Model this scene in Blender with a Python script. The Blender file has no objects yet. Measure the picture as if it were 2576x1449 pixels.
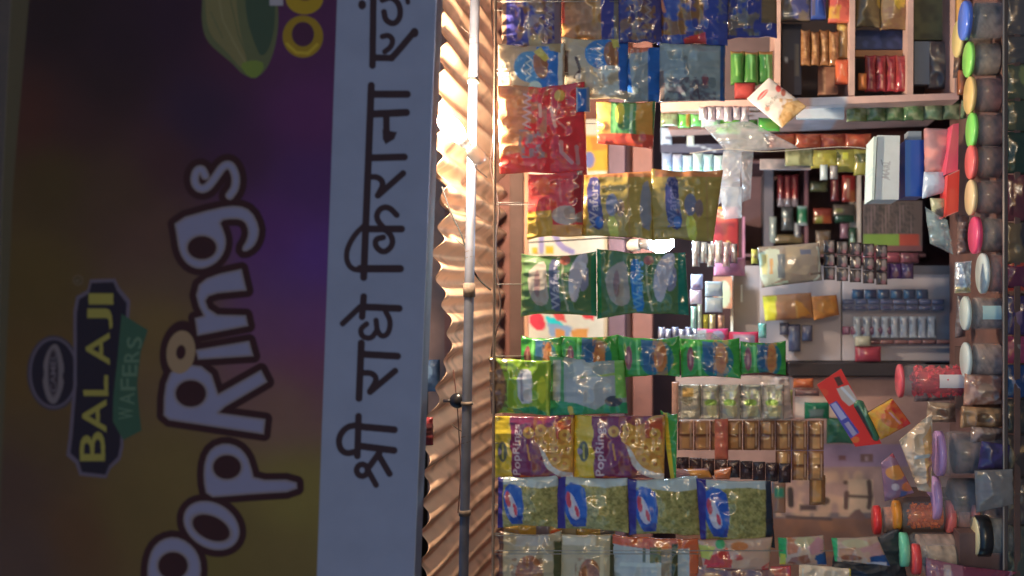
import bpy, math, numpy as np
from mathutils import Vector
S = bpy.context.scene
COL = S.collection
# ---------------------------------------------------------------- camera
# The phone is held sideways: the picture's right is the world's down, its top the world's right.
K = 2*math.tan(math.radians(30))/2576        # metres per photo pixel (2576 wide) at 1 m
HX, HY, CZ = 1850.0, 724.5, 1.45             # photo position of the level line of sight, eye height
cd = bpy.data.cameras.new('camera'); cam = bpy.data.objects.new('camera', cd); COL.objects.link(cam)
cam.location = (0, 0, CZ)
from mathutils import Matrix
cam.rotation_euler = Matrix(((0, 1, 0), (0, 0, -1), (-1, 0, 0))).to_euler()   # right = -Z, up = +X, view = +Y
cd.sensor_width = 36; cd.lens = 18/math.tan(math.radians(30))
cd.shift_x = -(HX-1288)/2576
cd.clip_start = .02; cd.clip_end = 500
cd.dof.use_dof = True; cd.dof.focus_distance = 2.12; cd.dof.aperture_fstop = 1.45
S.camera = cam
# ---------------------------------------------------------------- dusk sky and a low warm sun lamp added as front fill
W = bpy.data.worlds.new('World'); S.world = W; W.use_nodes = True
nt = W.node_tree; bg = nt.nodes['Background']
sky = nt.nodes.new('ShaderNodeTexSky'); sky.sky_type = 'NISHITA'; sky.sun_disc = False
sky.sun_elevation = math.radians(3.5); sky.sun_rotation = math.radians(194-28); sky.ozone_density = 3.4; sky.dust_density = .3
nt.links.new(sky.outputs[0], bg.inputs[0]); bg.inputs[1].default_value = .15
sl = bpy.data.lights.new('sun', 'SUN'); so = bpy.data.objects.new('sun', sl); COL.objects.link(so)
sl.energy = .12; sl.angle = math.radians(4); sl.color = (1, .82, .62)
so.rotation_euler = (math.radians(86.5), 0, math.radians(14)); so.location = (2, -8, 4)
S.view_settings.view_transform = 'Standard'; S.view_settings.look = 'None'
S.view_settings.exposure = 1.0; S.view_settings.gamma = 1
S.cycles.max_bounces = 6; S.cycles.transparent_max_bounces = 12
S.cycles.sample_clamp_indirect = 4
# ---------------------------------------------------------------- helpers
def lin(c):
    c = np.asarray(c, float)/255
    return np.where(c <= .04045, c/12.92, ((c+.055)/1.055)**2.4)
def at(X, Y, y):
    return Vector(((HY-Y)*K*y, y, CZ+(HX-X)*K*y))
def atn(X, Y, y):
    X, Y, y = np.broadcast_arrays(X, Y, y)
    return np.stack([(HY-Y)*K*y, y, CZ+(HX-X)*K*y], -1)
def vnoise(x, y, seed=0):
    xi = np.floor(x).astype(np.int64); yi = np.floor(y).astype(np.int64)
    fx = x-xi; fy = y-yi; fx = fx*fx*(3-2*fx); fy = fy*fy*(3-2*fy)
    def h(a, b):
        n = (a*374761393+b*668265263+seed*974634777) & 0x7fffffff
        n = ((n ^ (n >> 13))*1274126177) & 0x7fffffff
        return ((n ^ (n >> 16)) & 0xffff)/65535.0
    return (h(xi, yi)*(1-fx)+h(xi+1, yi)*fx)*(1-fy)+(h(xi, yi+1)*(1-fx)+h(xi+1, yi+1)*fx)*fy
def tag(o, label=None, cat=None, group=None, kind=None):
    if label: o['label'] = label
    if cat: o['category'] = cat
    if group: o['group'] = group
    if kind: o['kind'] = kind
    return o
def empty(name, loc, label, cat, group=None):
    o = bpy.data.objects.new(name, None); COL.objects.link(o); o.location = loc; o.empty_display_size = .02
    return tag(o, label, cat, group)
def mkmesh(name, V, F, mat, parent=None, col=None, smooth=False, label=None, cat=None, group=None, kind=None):
    """V world coordinates (n,3); F list of index arrays or (m,4) array; col (n,3) linear colours"""
    V = np.asarray(V, float).reshape(-1, 3)
    if parent is not None:
        org = Vector(parent.location); p = parent.parent
        while p is not None: org = org+Vector(p.location); p = p.parent
        loc = Vector((0, 0, 0)); off = np.array(org)
    else:
        loc = Vector((float(V[:, 0].mean()), float(V[:, 1].mean()), float(V[:, 2].min()))); off = np.array(loc)
    me = bpy.data.meshes.new(name)
    if isinstance(F, np.ndarray):
        m, k = F.shape
        me.vertices.add(len(V)); me.vertices.foreach_set('co', (V-off).astype(np.float32).ravel())
        me.loops.add(m*k); me.loops.foreach_set('vertex_index', F.astype(np.int32).ravel())
        me.polygons.add(m); me.polygons.foreach_set('loop_start', np.arange(0, m*k, k, dtype=np.int32))
        me.update(calc_edges=True); me.validate()
    else:
        me.from_pydata([tuple(v) for v in (V-off)], [], [tuple(int(i) for i in f) for f in F]); me.update()
    if col is not None:
        a = me.color_attributes.new('Col', 'FLOAT_COLOR', 'POINT')
        c = np.ones((len(V), 4), np.float32); c[:, :3] = np.broadcast_to(np.asarray(col), (len(V), 3))
        a.data.foreach_set('color', c.ravel())
    if smooth: me.polygons.foreach_set('use_smooth', np.ones(len(me.polygons), bool))
    me.materials.append(mat)
    o = bpy.data.objects.new(name, me); COL.objects.link(o); o.location = loc
    if parent is not None: o.parent = parent
    return tag(o, label, cat, group, kind)
# ---------------------------------------------------------------- materials
MAT = {}
def material(name, color=None, rough=.5, spec=.5, metal=0, trans=0, bump=0, bscale=60, coat=0, alpha=1, noise=0, nscale=20, emit=None, estr=0):
    if name in MAT: return MAT[name]
    m = bpy.data.materials.new(name); m.use_nodes = True; n = m.node_tree; b = n.nodes['Principled BSDF']; out = n.nodes['Material Output']
    b.inputs['Roughness'].default_value = rough; b.inputs['Specular IOR Level'].default_value = spec
    b.inputs['Metallic'].default_value = metal; b.inputs['Coat Weight'].default_value = coat; b.inputs['Coat Roughness'].default_value = .12
    if color is None:
        c = n.nodes.new('ShaderNodeVertexColor'); c.layer_name = 'Col'; csock = c.outputs[0]
    else:
        c = n.nodes.new('ShaderNodeRGB'); c.outputs[0].default_value = (*color, 1); csock = c.outputs[0]
    tc = n.nodes.new('ShaderNodeTexCoord')
    if noise:
        nz = n.nodes.new('ShaderNodeTexNoise'); nz.inputs['Scale'].default_value = nscale; nz.inputs['Detail'].default_value = 8
        n.links.new(tc.outputs['Object'], nz.inputs['Vector'])
        mr = n.nodes.new('ShaderNodeMapRange'); mr.inputs['From Min'].default_value = .3; mr.inputs['From Max'].default_value = .7
        mr.inputs['To Min'].default_value = 1-noise; mr.inputs['To Max'].default_value = 1+noise*.5
        n.links.new(nz.outputs[0], mr.inputs['Value'])
        mx = n.nodes.new('ShaderNodeVectorMath'); mx.operation = 'SCALE'
        n.links.new(csock, mx.inputs[0]); n.links.new(mr.outputs[0], mx.inputs['Scale']); csock = mx.outputs[0]
    n.links.new(csock, b.inputs['Base Color'])
    if bump:
        nb = n.nodes.new('ShaderNodeTexNoise'); nb.inputs['Scale'].default_value = bscale; nb.inputs['Detail'].default_value = 3; nb.inputs['Distortion'].default_value = .8
        bp = n.nodes.new('ShaderNodeBump'); bp.inputs['Strength'].default_value = bump; bp.inputs['Distance'].default_value = .004
        n.links.new(tc.outputs['Object'], nb.inputs['Vector']); n.links.new(nb.outputs[0], bp.inputs['Height']); n.links.new(bp.outputs[0], b.inputs['Normal'])
    if emit is not None:
        b.inputs['Emission Color'].default_value = (*emit, 1); b.inputs['Emission Strength'].default_value = estr
    sh = b.outputs[0]
    if trans:
        t = n.nodes.new('ShaderNodeBsdfTranslucent'); n.links.new(csock, t.inputs[0])
        mix = n.nodes.new('ShaderNodeMixShader'); mix.inputs[0].default_value = trans
        n.links.new(sh, mix.inputs[1]); n.links.new(t.outputs[0], mix.inputs[2]); sh = mix.outputs[0]
    if alpha < 1:
        t = n.nodes.new('ShaderNodeBsdfTransparent'); mix = n.nodes.new('ShaderNodeMixShader'); mix.inputs[0].default_value = alpha
        n.links.new(t.outputs[0], mix.inputs[1]); n.links.new(sh, mix.inputs[2]); sh = mix.outputs[0]
    n.links.new(sh, out.inputs[0]); MAT[name] = m
    return m
PLASTIC = material('printed_plastic_film', rough=.2, trans=.2, bump=.13, bscale=26, coat=.9)
FOIL = material('shiny_foil', rough=.22, metal=.35, bump=.8, bscale=70, coat=.5)
PAPER = material('printed_card', rough=.6, spec=.3, noise=.06, nscale=40)
BANNER = material('banner_print', rough=.7, spec=.08, noise=.03, nscale=30)
WOOD = material('painted_wood', rough=.6, noise=.25, nscale=12, bump=.3, bscale=25)
MATTE = material('matte_goods', rough=.7, spec=.3, noise=.12, nscale=30)
GLOSS = material('glossy_plastic', rough=.28, coat=.3)
CLEAR = material('clear_plastic', color=(.85, .88, .9), rough=.06, spec=.8, alpha=.13, bump=.06, bscale=30, coat=1)
FILM = material('crumpled_clear_film', rough=.15, spec=.9, alpha=.45, bump=.5, bscale=35, coat=1, trans=.4)
# ---------------------------------------------------------------- painting on grids
_gl = {}
def glyph_tris(txt):
    if txt in _gl: return _gl[txt]
    cu = bpy.data.curves.new('t', 'FONT'); cu.body = txt; cu.resolution_u = 3; cu.offset = .012
    o = bpy.data.objects.new('t', cu); COL.objects.link(o)
    dg = bpy.context.evaluated_depsgraph_get(); e = o.evaluated_get(dg); me = e.to_mesh(); me.calc_loop_triangles()
    v = np.array([(p.co.x, p.co.y) for p in me.vertices]); t = np.array([tuple(x.vertices) for x in me.loop_triangles])
    e.to_mesh_clear(); bpy.data.objects.remove(o); bpy.data.curves.remove(cu)
    v = v-v.min(0); v = v/v.max(0)
    _gl[txt] = (v, t); return _gl[txt]
def inpoly(x, y, pts):
    ins = np.zeros(x.shape, bool); n = len(pts)
    for i in range(n):
        x0, y0 = pts[i]; x1, y1 = pts[(i+1) % n]
        c = (y0 > y) != (y1 > y)
        if y1 != y0: ins ^= c & (x < (x1-x0)*(y-y0)/(y1-y0)+x0)
    return ins
def segd(x, y, pts, closed=False):
    d = np.full(x.shape, 1e9); P = list(pts)+([pts[0]] if closed else [])
    for (x0, y0), (x1, y1) in zip(P[:-1], P[1:]):
        dx, dy = x1-x0, y1-y0; L = dx*dx+dy*dy+1e-9
        t = np.clip(((x-x0)*dx+(y-y0)*dy)/L, 0, 1)
        d = np.minimum(d, np.hypot(x-x0-t*dx, y-y0-t*dy))
    return d
def smooth_pts(pts, it=2, closed=False):
    for _ in range(it):
        q = []; n = len(pts)
        if not closed: q.append(pts[0])
        for i in range(n if closed else n-1):
            a, b = pts[i], pts[(i+1) % n]
            q += [(a[0]*.75+b[0]*.25, a[1]*.75+b[1]*.25), (a[0]*.25+b[0]*.75, a[1]*.25+b[1]*.75)]
        if not closed: q.append(pts[-1])
        pts = q
    return pts
def paint(X, Y, C, ops, conv, soft=1.5):
    """X, Y photo pixels of the vertices, C (n,3) linear albedo changed in place"""
    def put(a, c, idx=None):
        c = conv(c)
        if idx is None: C[:] = C*(1-a[:, None])+c*a[:, None]
        else: C[idx] = C[idx]*(1-a[:, None])+c*a[:, None]
    for op in ops:
        k = op[0]
        if k == 'r':
            _, x0, y0, x1, y1, c = op
            d = np.minimum(np.minimum(X-x0, x1-X), np.minimum(Y-y0, y1-Y)); put(np.clip(d/soft+.5, 0, 1), c)
        elif k == 'e':
            cx, cy, rx, ry, c = op[1:6]; r = math.radians(op[6]) if len(op) > 6 else 0
            dx, dy = X-cx, Y-cy; u = dx*math.cos(r)+dy*math.sin(r); v = -dx*math.sin(r)+dy*math.cos(r)
            q = np.hypot(u/rx, v/ry); put(np.clip((1-q)*min(rx, ry)/soft+.5, 0, 1), c)
        elif k == 'p':
            pts, c = op[1], op[2]
            put(np.clip(np.where(inpoly(X, Y, pts), 1, -1)*segd(X, Y, pts, True)/soft+.5, 0, 1), c)
        elif k == 's':
            pts, w, c = op[1:4]; put(np.clip((w/2-segd(X, Y, pts))/soft+.5, 0, 1), c)
        elif k == 't':
            txt, x0, y0, x1, y1, c = op[1:7]; r = math.radians(op[7]) if len(op) > 7 else 0
            v, t = glyph_tris(txt); gx = x1-v[:, 1]*(x1-x0); gy = y1-v[:, 0]*(y1-y0)
            cx, cy = (x0+x1)/2, (y0+y1)/2; dx, dy = gx-cx, gy-cy
            gx = cx+dx*math.cos(r)-dy*math.sin(r); gy = cy+dx*math.sin(r)+dy*math.cos(r)
            bx = np.where((X >= gx.min()-1) & (X <= gx.max()+1) & (Y >= gy.min()-1) & (Y <= gy.max()+1))[0]
            if len(bx) == 0: continue
            xx, yy = X[bx], Y[bx]; acc = np.zeros(len(bx))
            for ox, oy in ((-.5, -.5), (.5, -.5), (-.5, .5), (.5, .5)):
                m = np.zeros(len(bx), bool); xs, ys = xx+ox, yy+oy
                for a, b, d in t:
                    d1 = (xs-gx[b])*(gy[a]-gy[b])-(gx[a]-gx[b])*(ys-gy[b])
                    d2 = (xs-gx[d])*(gy[b]-gy[d])-(gx[b]-gx[d])*(ys-gy[d])
                    d3 = (xs-gx[a])*(gy[d]-gy[a])-(gx[d]-gx[a])*(ys-gy[a])
                    m |= ~(((d1 < 0) | (d2 < 0) | (d3 < 0)) & ((d1 > 0) | (d2 > 0) | (d3 > 0)))
                acc += m
            put(acc/4, c, bx)
        elif k == 'n':      # blotchy printed food: mixes in colour c by noise inside a rectangle
            _, x0, y0, x1, y1, c, sc, am = op; idx = np.where((X > x0) & (X < x1) & (Y > y0) & (Y < y1))[0]
            a = np.clip((vnoise(X[idx]/sc, Y[idx]/sc, 7)*.65+vnoise(X[idx]/sc*2.1, Y[idx]/sc*2.1, 3)*.35-.42)*5, 0, 1)*am
            put(a, c, idx)
def conv_for(ref, top=.85, g=1.0):
    rl = lin(ref)
    def f(c):
        v = lin(c)/rl*.75*g; m = v.max()
        return np.clip(v*(top/m if m > top else 1), .004, top)
    return f
REF = (165, 160, 160)
def grid_faces(nx, ny, off=0, flip=False):
    i = np.arange(nx)[:, None]*(ny+1)+np.arange(ny)[None, :]+off
    q = np.stack([i, i+1, i+ny+2, i+ny+1], -1).reshape(-1, 4)
    return q[:, ::-1] if flip else q
def slab(name, c, y, base, ops=(), bulge=0.0, thick=.004, step=3, mat=None, ref=None, parent=None, label=None, cat=None, group=None,
         kind=None, pinch=0.0, crink=0.0, dyX=0.0, dyY=0.0, seed=1, wav=0.0, smooth=None, rows=None, soft=1.5, arch=0.0, g=1.0, seal=0.0):
    """a printed sheet, packet or block. c: (X0,Y0,X1,Y1) or four corners, photo pixels on the plane y."""
    if len(c) == 4 and not hasattr(c[0], '__len__'):
        X0, Y0, X1, Y1 = c; c = ((X0, Y0), (X1, Y0), (X1, Y1), (X0, Y1))
    c = np.array(c, float); mat = mat or PLASTIC
    L = max(np.hypot(*(c[1]-c[0])), np.hypot(*(c[2]-c[3]))); Hh = max(np.hypot(*(c[3]-c[0])), np.hypot(*(c[2]-c[1])))
    nx = max(2, int(L/step)); ny = max(2, int(Hh/step))
    s = np.linspace(0, 1, nx+1)[:, None]; t = np.linspace(0, 1, ny+1)[None, :]
    tt = .5+(t-.5)*(1-pinch*np.sin(np.pi*s)**.8)
    if wav: tt = tt+wav*(vnoise(s*5+t*0, s*0+1.3, seed)-.5)*(2*np.abs(t-.5))*np.sign(t-.5)+wav*.6*(vnoise(s*4, s*0+9.1, seed+3)-.5)
    ss = s+0*t
    if arch: ss = s+arch*(1-2*s)*np.sin(np.pi*t)*.5
    P = (c[0]*((1-ss)*(1-tt))[..., None]+c[1]*(ss*(1-tt))[..., None]+c[2]*(ss*tt)[..., None]+c[3]*((1-ss)*tt)[..., None])
    X = P[..., 0]; Y = P[..., 1]
    h = bulge*np.clip(np.sin(np.pi*s), 0, 1)**.55*np.clip(np.sin(np.pi*t), 0, 1)**.6
    if crink:
        sd = seed*13.7
        h = h+crink*(np.abs(vnoise(X/34+sd, Y/24+sd, seed)-.5)*-1.9+.35*np.abs(vnoise(X/14+sd, Y/12, seed+5)-.5)*-1.2+.5)
        e = np.exp(-s/.1)+np.exp(-(1-s)/.1)
        h = h+crink*.5*np.sin(t*Hh/7+3*vnoise(s*3+sd, t*4, seed))*e*(np.sin(np.pi*s)**.3)
    yy = y+dyX*(s-.5)+dyY*(t-.5)+0*h
    f = (yy-h).ravel(); Xr, Yr = X.ravel(), Y.ravel()
    Vw = np.stack([(HY-Yr)*K*yy.ravel(), f, CZ+(HX-Xr)*K*yy.ravel()], -1)
    conv = conv_for(ref or REF, g=g)
    C = np.tile(conv(base), (len(Xr), 1)).astype(float)
    paint(Xr, Yr, C, ops, conv, soft)
    if mat is PLASTIC: C = C*.93+C.mean(1)[:, None]*.07
    F = grid_faces(nx, ny)
    N = len(Xr)
    if bulge > 0:
        B = Vw.copy(); B[:, 1] = yy.ravel()+thick+h.ravel()*.8
        F2 = grid_faces(nx, ny, N, True)
        V = np.vstack([Vw, B]); CC = np.vstack([C, C])
        bd = list(range(0, ny+1))+[i*(ny+1)+ny for i in range(1, nx+1)]+[nx*(ny+1)+j for j in range(ny-1, -1, -1)]+[i*(ny+1) for i in range(nx-1, 0, -1)]
        bd = np.array(bd); nb = np.roll(bd, -1)
        side = np.stack([nb, bd, bd+N, nb+N], -1)
        F = np.vstack([F, F2, side])
    else:
        bd = list(range(0, ny+1))+[i*(ny+1)+ny for i in range(1, nx+1)]+[nx*(ny+1)+j for j in range(ny-1, -1, -1)]+[i*(ny+1) for i in range(nx-1, 0, -1)]
        bd = np.array(bd); m = len(bd)
        B = Vw[bd].copy(); B[:, 1] = yy.ravel()[bd]+thick
        # back closed by a coarse copy of the four corners fan
        cen = B.mean(0); V = np.vstack([Vw, B, cen[None]]); CC = np.vstack([C, C[bd], C[bd].mean(0)[None]])
        k = np.arange(m); k2 = (k+1) % m
        side = np.stack([bd[k2], bd[k], N+k, N+k2], -1)
        fan = np.stack([N+k2, N+k, np.full(m, N+m), np.full(m, N+m)], -1)
        Fl = [tuple(x) for x in F]+[tuple(x) for x in side]+[(a, b, cc) for a, b, cc, _ in fan]
        o = mkmesh(name, V, Fl, mat, parent, CC, bool(crink) if smooth is None else smooth, label, cat, group, kind)
        return o
    return mkmesh(name, V, F, mat, parent, CC, True if smooth is None else smooth, label, cat, group, kind)
def box(name, X0, Y0, X1, Y1, y0, y1, rgb, mat=None, parent=None, ref=None, g=1.0, **kw):
    """block with its face on plane y0 covering the photo rectangle, running straight back to y1"""
    a = at(X0, Y0, y0); b = at(X1, Y1, y0)
    x0, x1 = sorted((a.x, b.x)); z0, z1 = sorted((a.z, b.z))
    return wbox(name, (x0, y0, z0), (x1, y1, z1), conv_for(ref or REF, g=g)(rgb), mat, parent, **kw)
def wbox(name, lo, hi, alb, mat=None, parent=None, bev=.0015, **kw):
    lo = np.array(lo, float); hi = np.array(hi, float); b = min(bev, (hi-lo).min()*.3)
    V = []; F = []
    def v(*p): V.append(p); return len(V)-1
    ids = {}
    for i in (0, 1):
        for j in (0, 1):
            for k in (0, 1):
                c = [(lo, hi)[q][n] for n, q in enumerate((i, j, k))]; d = [b if q == 0 else -b for q in (i, j, k)]
                ids[i, j, k] = [v(c[0], c[1]+d[1], c[2]+d[2]), v(c[0]+d[0], c[1], c[2]+d[2]), v(c[0]+d[0], c[1]+d[1], c[2])]
    def q(*a): F.append(a)
    for i in (0, 1):
        q(*[ids[i, j, k][0] for j, k in ((0, 0), (1, 0), (1, 1), (0, 1))])
        q(*[ids[j, i, k][1] for j, k in ((0, 0), (1, 0), (1, 1), (0, 1))])
        q(*[ids[j, k, i][2] for j, k in ((0, 0), (1, 0), (1, 1), (0, 1))])
    for i in (0, 1):
        for j in (0, 1):
            q(ids[i, j, 0][0], ids[i, j, 1][0], ids[i, j, 1][1], ids[i, j, 0][1])
            q(ids[i, 0, j][0], ids[i, 1, j][0], ids[i, 1, j][2], ids[i, 0, j][2])
            q(ids[0, i, j][1], ids[1, i, j][1], ids[1, i, j][2], ids[0, i, j][2])
    for kk, t in ids.items(): q(*t)
    import bmesh
    bm = bmesh.new(); vs = [bm.verts.new(p) for p in V]
    for f in F: bm.faces.new([vs[i] for i in f])
    bmesh.ops.recalc_face_normals(bm, faces=bm.faces); me = bpy.data.meshes.new('x'); bm.to_mesh(me); bm.free()
    F2 = [tuple(p.vertices) for p in me.polygons]; bpy.data.meshes.remove(me)
    return mkmesh(name, V, F2, mat or MATTE, parent, alb, False, **kw)
def lathe(name, prof, cx, cy, cz, alb, mat, parent=None, seg=32, axis=None, **kw):
    """prof list of (r, z)"""
    a = np.linspace(0, 2*np.pi, seg, endpoint=False); n = len(prof)
    V = np.array([[(r*math.cos(t), r*math.sin(t), z) for t in a] for r, z in prof]).reshape(-1, 3)
    if axis is not None:
        M = np.array(Vector((0, 0, 1)).rotation_difference(Vector(axis)).to_matrix()); V = V@M.T
    V = V+np.array((cx, cy, cz)); i = np.arange(n-1)[:, None]*seg; j = np.arange(seg)[None]; j2 = (j+1) % seg
    F = np.stack([i+j, i+j2, i+seg+j2, i+seg+j], -1).reshape(-1, 4)
    return mkmesh(name, V, F, mat, parent, alb, True, **kw)
def tube(name, pts, r, alb, mat, parent=None, seg=8, it=2, **kw):
    P = [Vector(p) for p in pts]
    for _ in range(it):
        q = [P[0]]
        for a, b in zip(P[:-1], P[1:]): q += [a*.75+b*.25, a*.25+b*.75]
        P = q+[P[-1]]
    V = []; n = len(P)
    for i, p in enumerate(P):
        d = (P[min(i+1, n-1)]-P[max(i-1, 0)]).normalized(); u = d.orthogonal().normalized()
        if i and u.dot(pu) < 0: u = -u
        u = (pu-d*pu.dot(d)).normalized() if i else u
        w = d.cross(u); pu = u
        for k in range(seg):
            t = 2*math.pi*k/seg; V.append(p+u*r*math.cos(t)+w*r*math.sin(t))
    F = [(i*seg+k, i*seg+(k+1) % seg, (i+1)*seg+(k+1) % seg, (i+1)*seg+k) for i in range(n-1) for k in range(seg)]
    F += [tuple(range(seg))[::-1], tuple((n-1)*seg+k for k in range(seg))]
    return mkmesh(name, [tuple(v) for v in V], F, mat, parent, alb, True, **kw)
# ================================================================ street, shop shell
mg = material('street_ground', color=(.3, .28, .26), rough=.9, noise=.4, nscale=3, bump=.4, bscale=40)
mkmesh('street', [(-60, -60, 0), (60, -60, 0), (60, 60, 0), (-60, 60, 0)], [(0, 1, 2, 3)], mg, kind='structure')
shop = empty('shop_building', (0, 3, 0), 'small kirana shop with maroon back wall and pink painted beam', 'shop')
wbox('back_wall', (-1.9, 3.42, 0), (1.9, 3.52, 2.6), lin((95, 62, 66)), WOOD, shop)
wbox('side_wall', (-2.0, 2.3, 0), (-1.9, 3.52, 2.6), lin((120, 90, 85)), WOOD, shop)
wbox('side_wall', (1.9, 2.3, 0), (2.0, 3.52, 2.6), lin((120, 90, 85)), WOOD, shop)
wbox('ceiling', (-1.9, 2.97, 2.42), (1.9, 3.42, 2.48), lin((150, 120, 110)), WOOD, shop)
wbox('facade_wall', (-4, 2.96, 2.5), (4, 3.3, 4.2), lin((44, 36, 33)), WOOD, shop)
wbox('lintel', (-1.9, 2.925, 1.735), (1.9, 2.96, 2.41), lin((140, 92, 82)), WOOD, shop)
# mauve plank and pink board crossing the opening below the poster
def beam(name, X0, X1, y0, y1, rgb, lab, g=1.):
    box(name, X0, -420, X1, 1860, y0, y1, rgb, WOOD, None, g=g, label=lab, cat='beam')
beam('beam', 1531, 1572, 2.86, 2.9, (92, 70, 80), 'mauve wooden beam running behind the hanging packets')
beam('beam', 1592, 1641, 2.88, 2.92, (112, 74, 68), 'salmon pink wooden beam just below the mauve beam')
# ================================================================ shop signboard
def sign():
    yS = 1.7
    yof = lambda X: 1.5+.25*np.clip(X, 0, 1100)/1100      # the board leans forward at the top
    Yg = np.concatenate([np.arange(-760, -20, 20), np.arange(-20, 1470, 2.0), np.arange(1470, 2300, 20)])
    Xn = 560
    def edges(Y):     # frame edge, picture edge, white band edge, lower edge of the board
        a = np.interp(Y, [-760, 0, 480, 900, 2300], [70, 28, 6, -4, -60])
        b = a+np.interp(Y, [0, 480, 900], [45, 26, 20])
        c = 848-(Y)*51/1449; d = 1097-Y*56/1449
        return a, b, c, d
    a, b, c, d = edges(Yg)
    t = np.linspace(0, 1, Xn+1)[:, None]
    X = a+(d-a)*t; Y = np.broadcast_to(Yg, X.shape)
    yy = yof(X)
    Vw = atn(X, Y, yy).reshape(-1, 3); X = X.ravel(); Y = Y.ravel()
    rl = lin((76, 86, 110))
    conv = lambda q: np.clip(lin(q)/rl*np.array((.235, .28, .45)), .008, .85)
    pts = [(150, 50, 24, 19, 24), (300, 100, 26, 20, 28), (450, 60, 28, 20, 32), (250, 220, 27, 21, 26), (80, 300, 42, 26, 25), (200, 300, 36, 25, 28), (130, 450, 42, 36, 24), (300, 480, 44, 35, 30), (500, 300, 30, 23, 40),
           (600, 100, 40, 24, 38), (600, 400, 38, 24, 44), (420, 400, 40, 27, 32), (780, 300, 50, 27, 58), (700, 100, 46, 26, 52), (780, 450, 44, 28, 62), (700, 600, 50, 29, 68), (780, 650, 52, 34, 84), (720, 740, 52, 36, 74),
           (700, 800, 60, 40, 62), (780, 820, 60, 38, 72), (760, 920, 64, 40, 58), (720, 1000, 68, 54, 50), (750, 1250, 70, 66, 38), (700, 1400, 62, 56, 36), (100, 700, 48, 41, 25), (100, 950, 52, 42, 26), (100, 1100, 48, 40, 30),
           (30, 1200, 44, 35, 34), (200, 1350, 52, 39, 30), (60, 1400, 46, 38, 38), (450, 1200, 60, 53, 34), (330, 1300, 56, 49, 32), (450, 700, 52, 43, 38), (420, 820, 62, 53, 34), (600, 1420, 60, 54, 34), (400, 600, 50, 38, 36), (550, 1400, 58, 54, 32), (0, 1600, 48, 40, 36), (700, 1800, 66, 60, 36), (500, -200, 36, 24, 40)]
    num = 0; den = 0
    for px, py, r, g, bl in pts:
        w = 1/(((X-px)**2+(Y-py)**2)/80**2+1.1)**2.2
        num = num+w[:, None]*lin((r, g, bl)); den = den+w
    bgc = num/den[:, None]  # print gradient; the board's dimming toward its top is partly in these colours
    n = vnoise(X/120, Y/120, 5)*.5+vnoise(X/45, Y/45, 6)*.3+vnoise(X/15, Y/15, 8)*.2
    C = np.clip(bgc/rl*np.array((.235, .28, .45))*(.95+.1*n)[:, None], .01, .8)
    # white lettering with dark outline
    cream = (84, 80, 84); white = (74, 78, 102); dark = (30, 19, 24); ol = 17
    L = {}
    L['P'] = [(370, 1466), (371, 1416), (383, 1379), (407, 1356), (440, 1349), (473, 1363), (497, 1389), (507, 1423), (503, 1466)]
    L['o'] = [(532+math.cos(t)*76*math.cos(.55)-math.sin(t)*57*math.sin(.55), 1322+math.cos(t)*76*math.sin(.55)+math.sin(t)*57*math.cos(.55)) for t in np.linspace(0, 2*math.pi, 28)[:-1]]
    L['p'] = [(520, 1252), (511, 1205), (515, 1155), (533, 1125), (567, 1113), (600, 1123), (622, 1146), (633, 1178), (640, 1207), (747, 1206), (748, 1237), (640, 1243), (580, 1248)]
    L['R'] = [(411, 1045), (412, 1000), (417, 965), (428, 938), (448, 922), (475, 917), (507, 921), (533, 942), (549, 991), (657, 930), (673, 961), (567, 1023), (550, 1038), (668, 1054), (664, 1093), (425, 1057)]
    L['i'] = [(492, 880), (627, 857), (638, 896), (498, 905)]
    L['n'] = [(608, 676), (621, 731), (547, 738), (525, 745), (517, 757), (524, 776), (547, 791), (619, 793), (625, 820), (496, 845), (490, 800), (512, 794), (500, 770), (493, 743), (500, 716), (520, 700), (553, 688)]
    L['g'] = [(437, 553), (550, 521), (600, 516), (633, 530), (653, 570), (650, 600), (637, 623), (615, 635), (607, 626), (621, 603), (625, 580), (615, 556), (590, 550), (552, 555), (563, 580), (570, 606), (565, 633), (550, 656), (530, 670), (503, 678), (477, 670), (458, 650), (448, 623), (444, 593)]
    for k in ('g', 'o', 'P', 'p'): L[k] = smooth_pts(L[k], 1, True)
    Sst = [(516, 442), (508, 424), (493, 430), (488, 457), (500, 475), (520, 474), (541, 447), (562, 416), (581, 414), (594, 443), (592, 473), (578, 492)]
    Sst = smooth_pts(Sst, 2)
    reg = np.where((X > 330) & (X < 790) & (Y > 370) & (Y < 1500))[0]; x = X[reg]; y = Y[reg]
    sd = np.full(len(reg), -1e9)
    for k, p in L.items(): sd = np.maximum(sd, np.where(inpoly(x, y, p), 1, -1)*segd(x, y, p, True))
    sd = np.maximum(sd, 11-segd(x, y, Sst))
    # onion ring dotting the i
    u = x-455; v = y-886; ct, st_ = math.cos(-.12), math.sin(-.12); uu = u*ct-v*st_; vv = u*st_+v*ct
    rd = 12-np.abs(np.hypot(uu, vv*.66)-24)
    hole = np.full(len(reg), -1e9)
    for hx, hy, rx, ry, r in ((508, 623, 36, 29, 0), (480, 990, 38, 33, 0), (571, 1175, 35, 30, 0), (531, 1328, 50, 29, 25), (435, 1423, 37, 34, 0)):
        q = math.radians(r); dx, dy = x-hx, y-hy; U = dx*math.cos(q)+dy*math.sin(q); Vv = -dx*math.sin(q)+dy*math.cos(q)
        hole = np.maximum(hole, (1-np.hypot(U/rx, Vv/ry))*min(rx, ry))
    outl = np.clip((np.maximum(sd, rd)+ol)/4+.5, 0, 1)[:, None]
    Cr = C[reg]; Cr = Cr*(1-outl)+conv(dark)*outl
    ins = np.minimum(sd, -hole); a_ = np.clip(ins/3+.5, 0, 1)[:, None]
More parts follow.
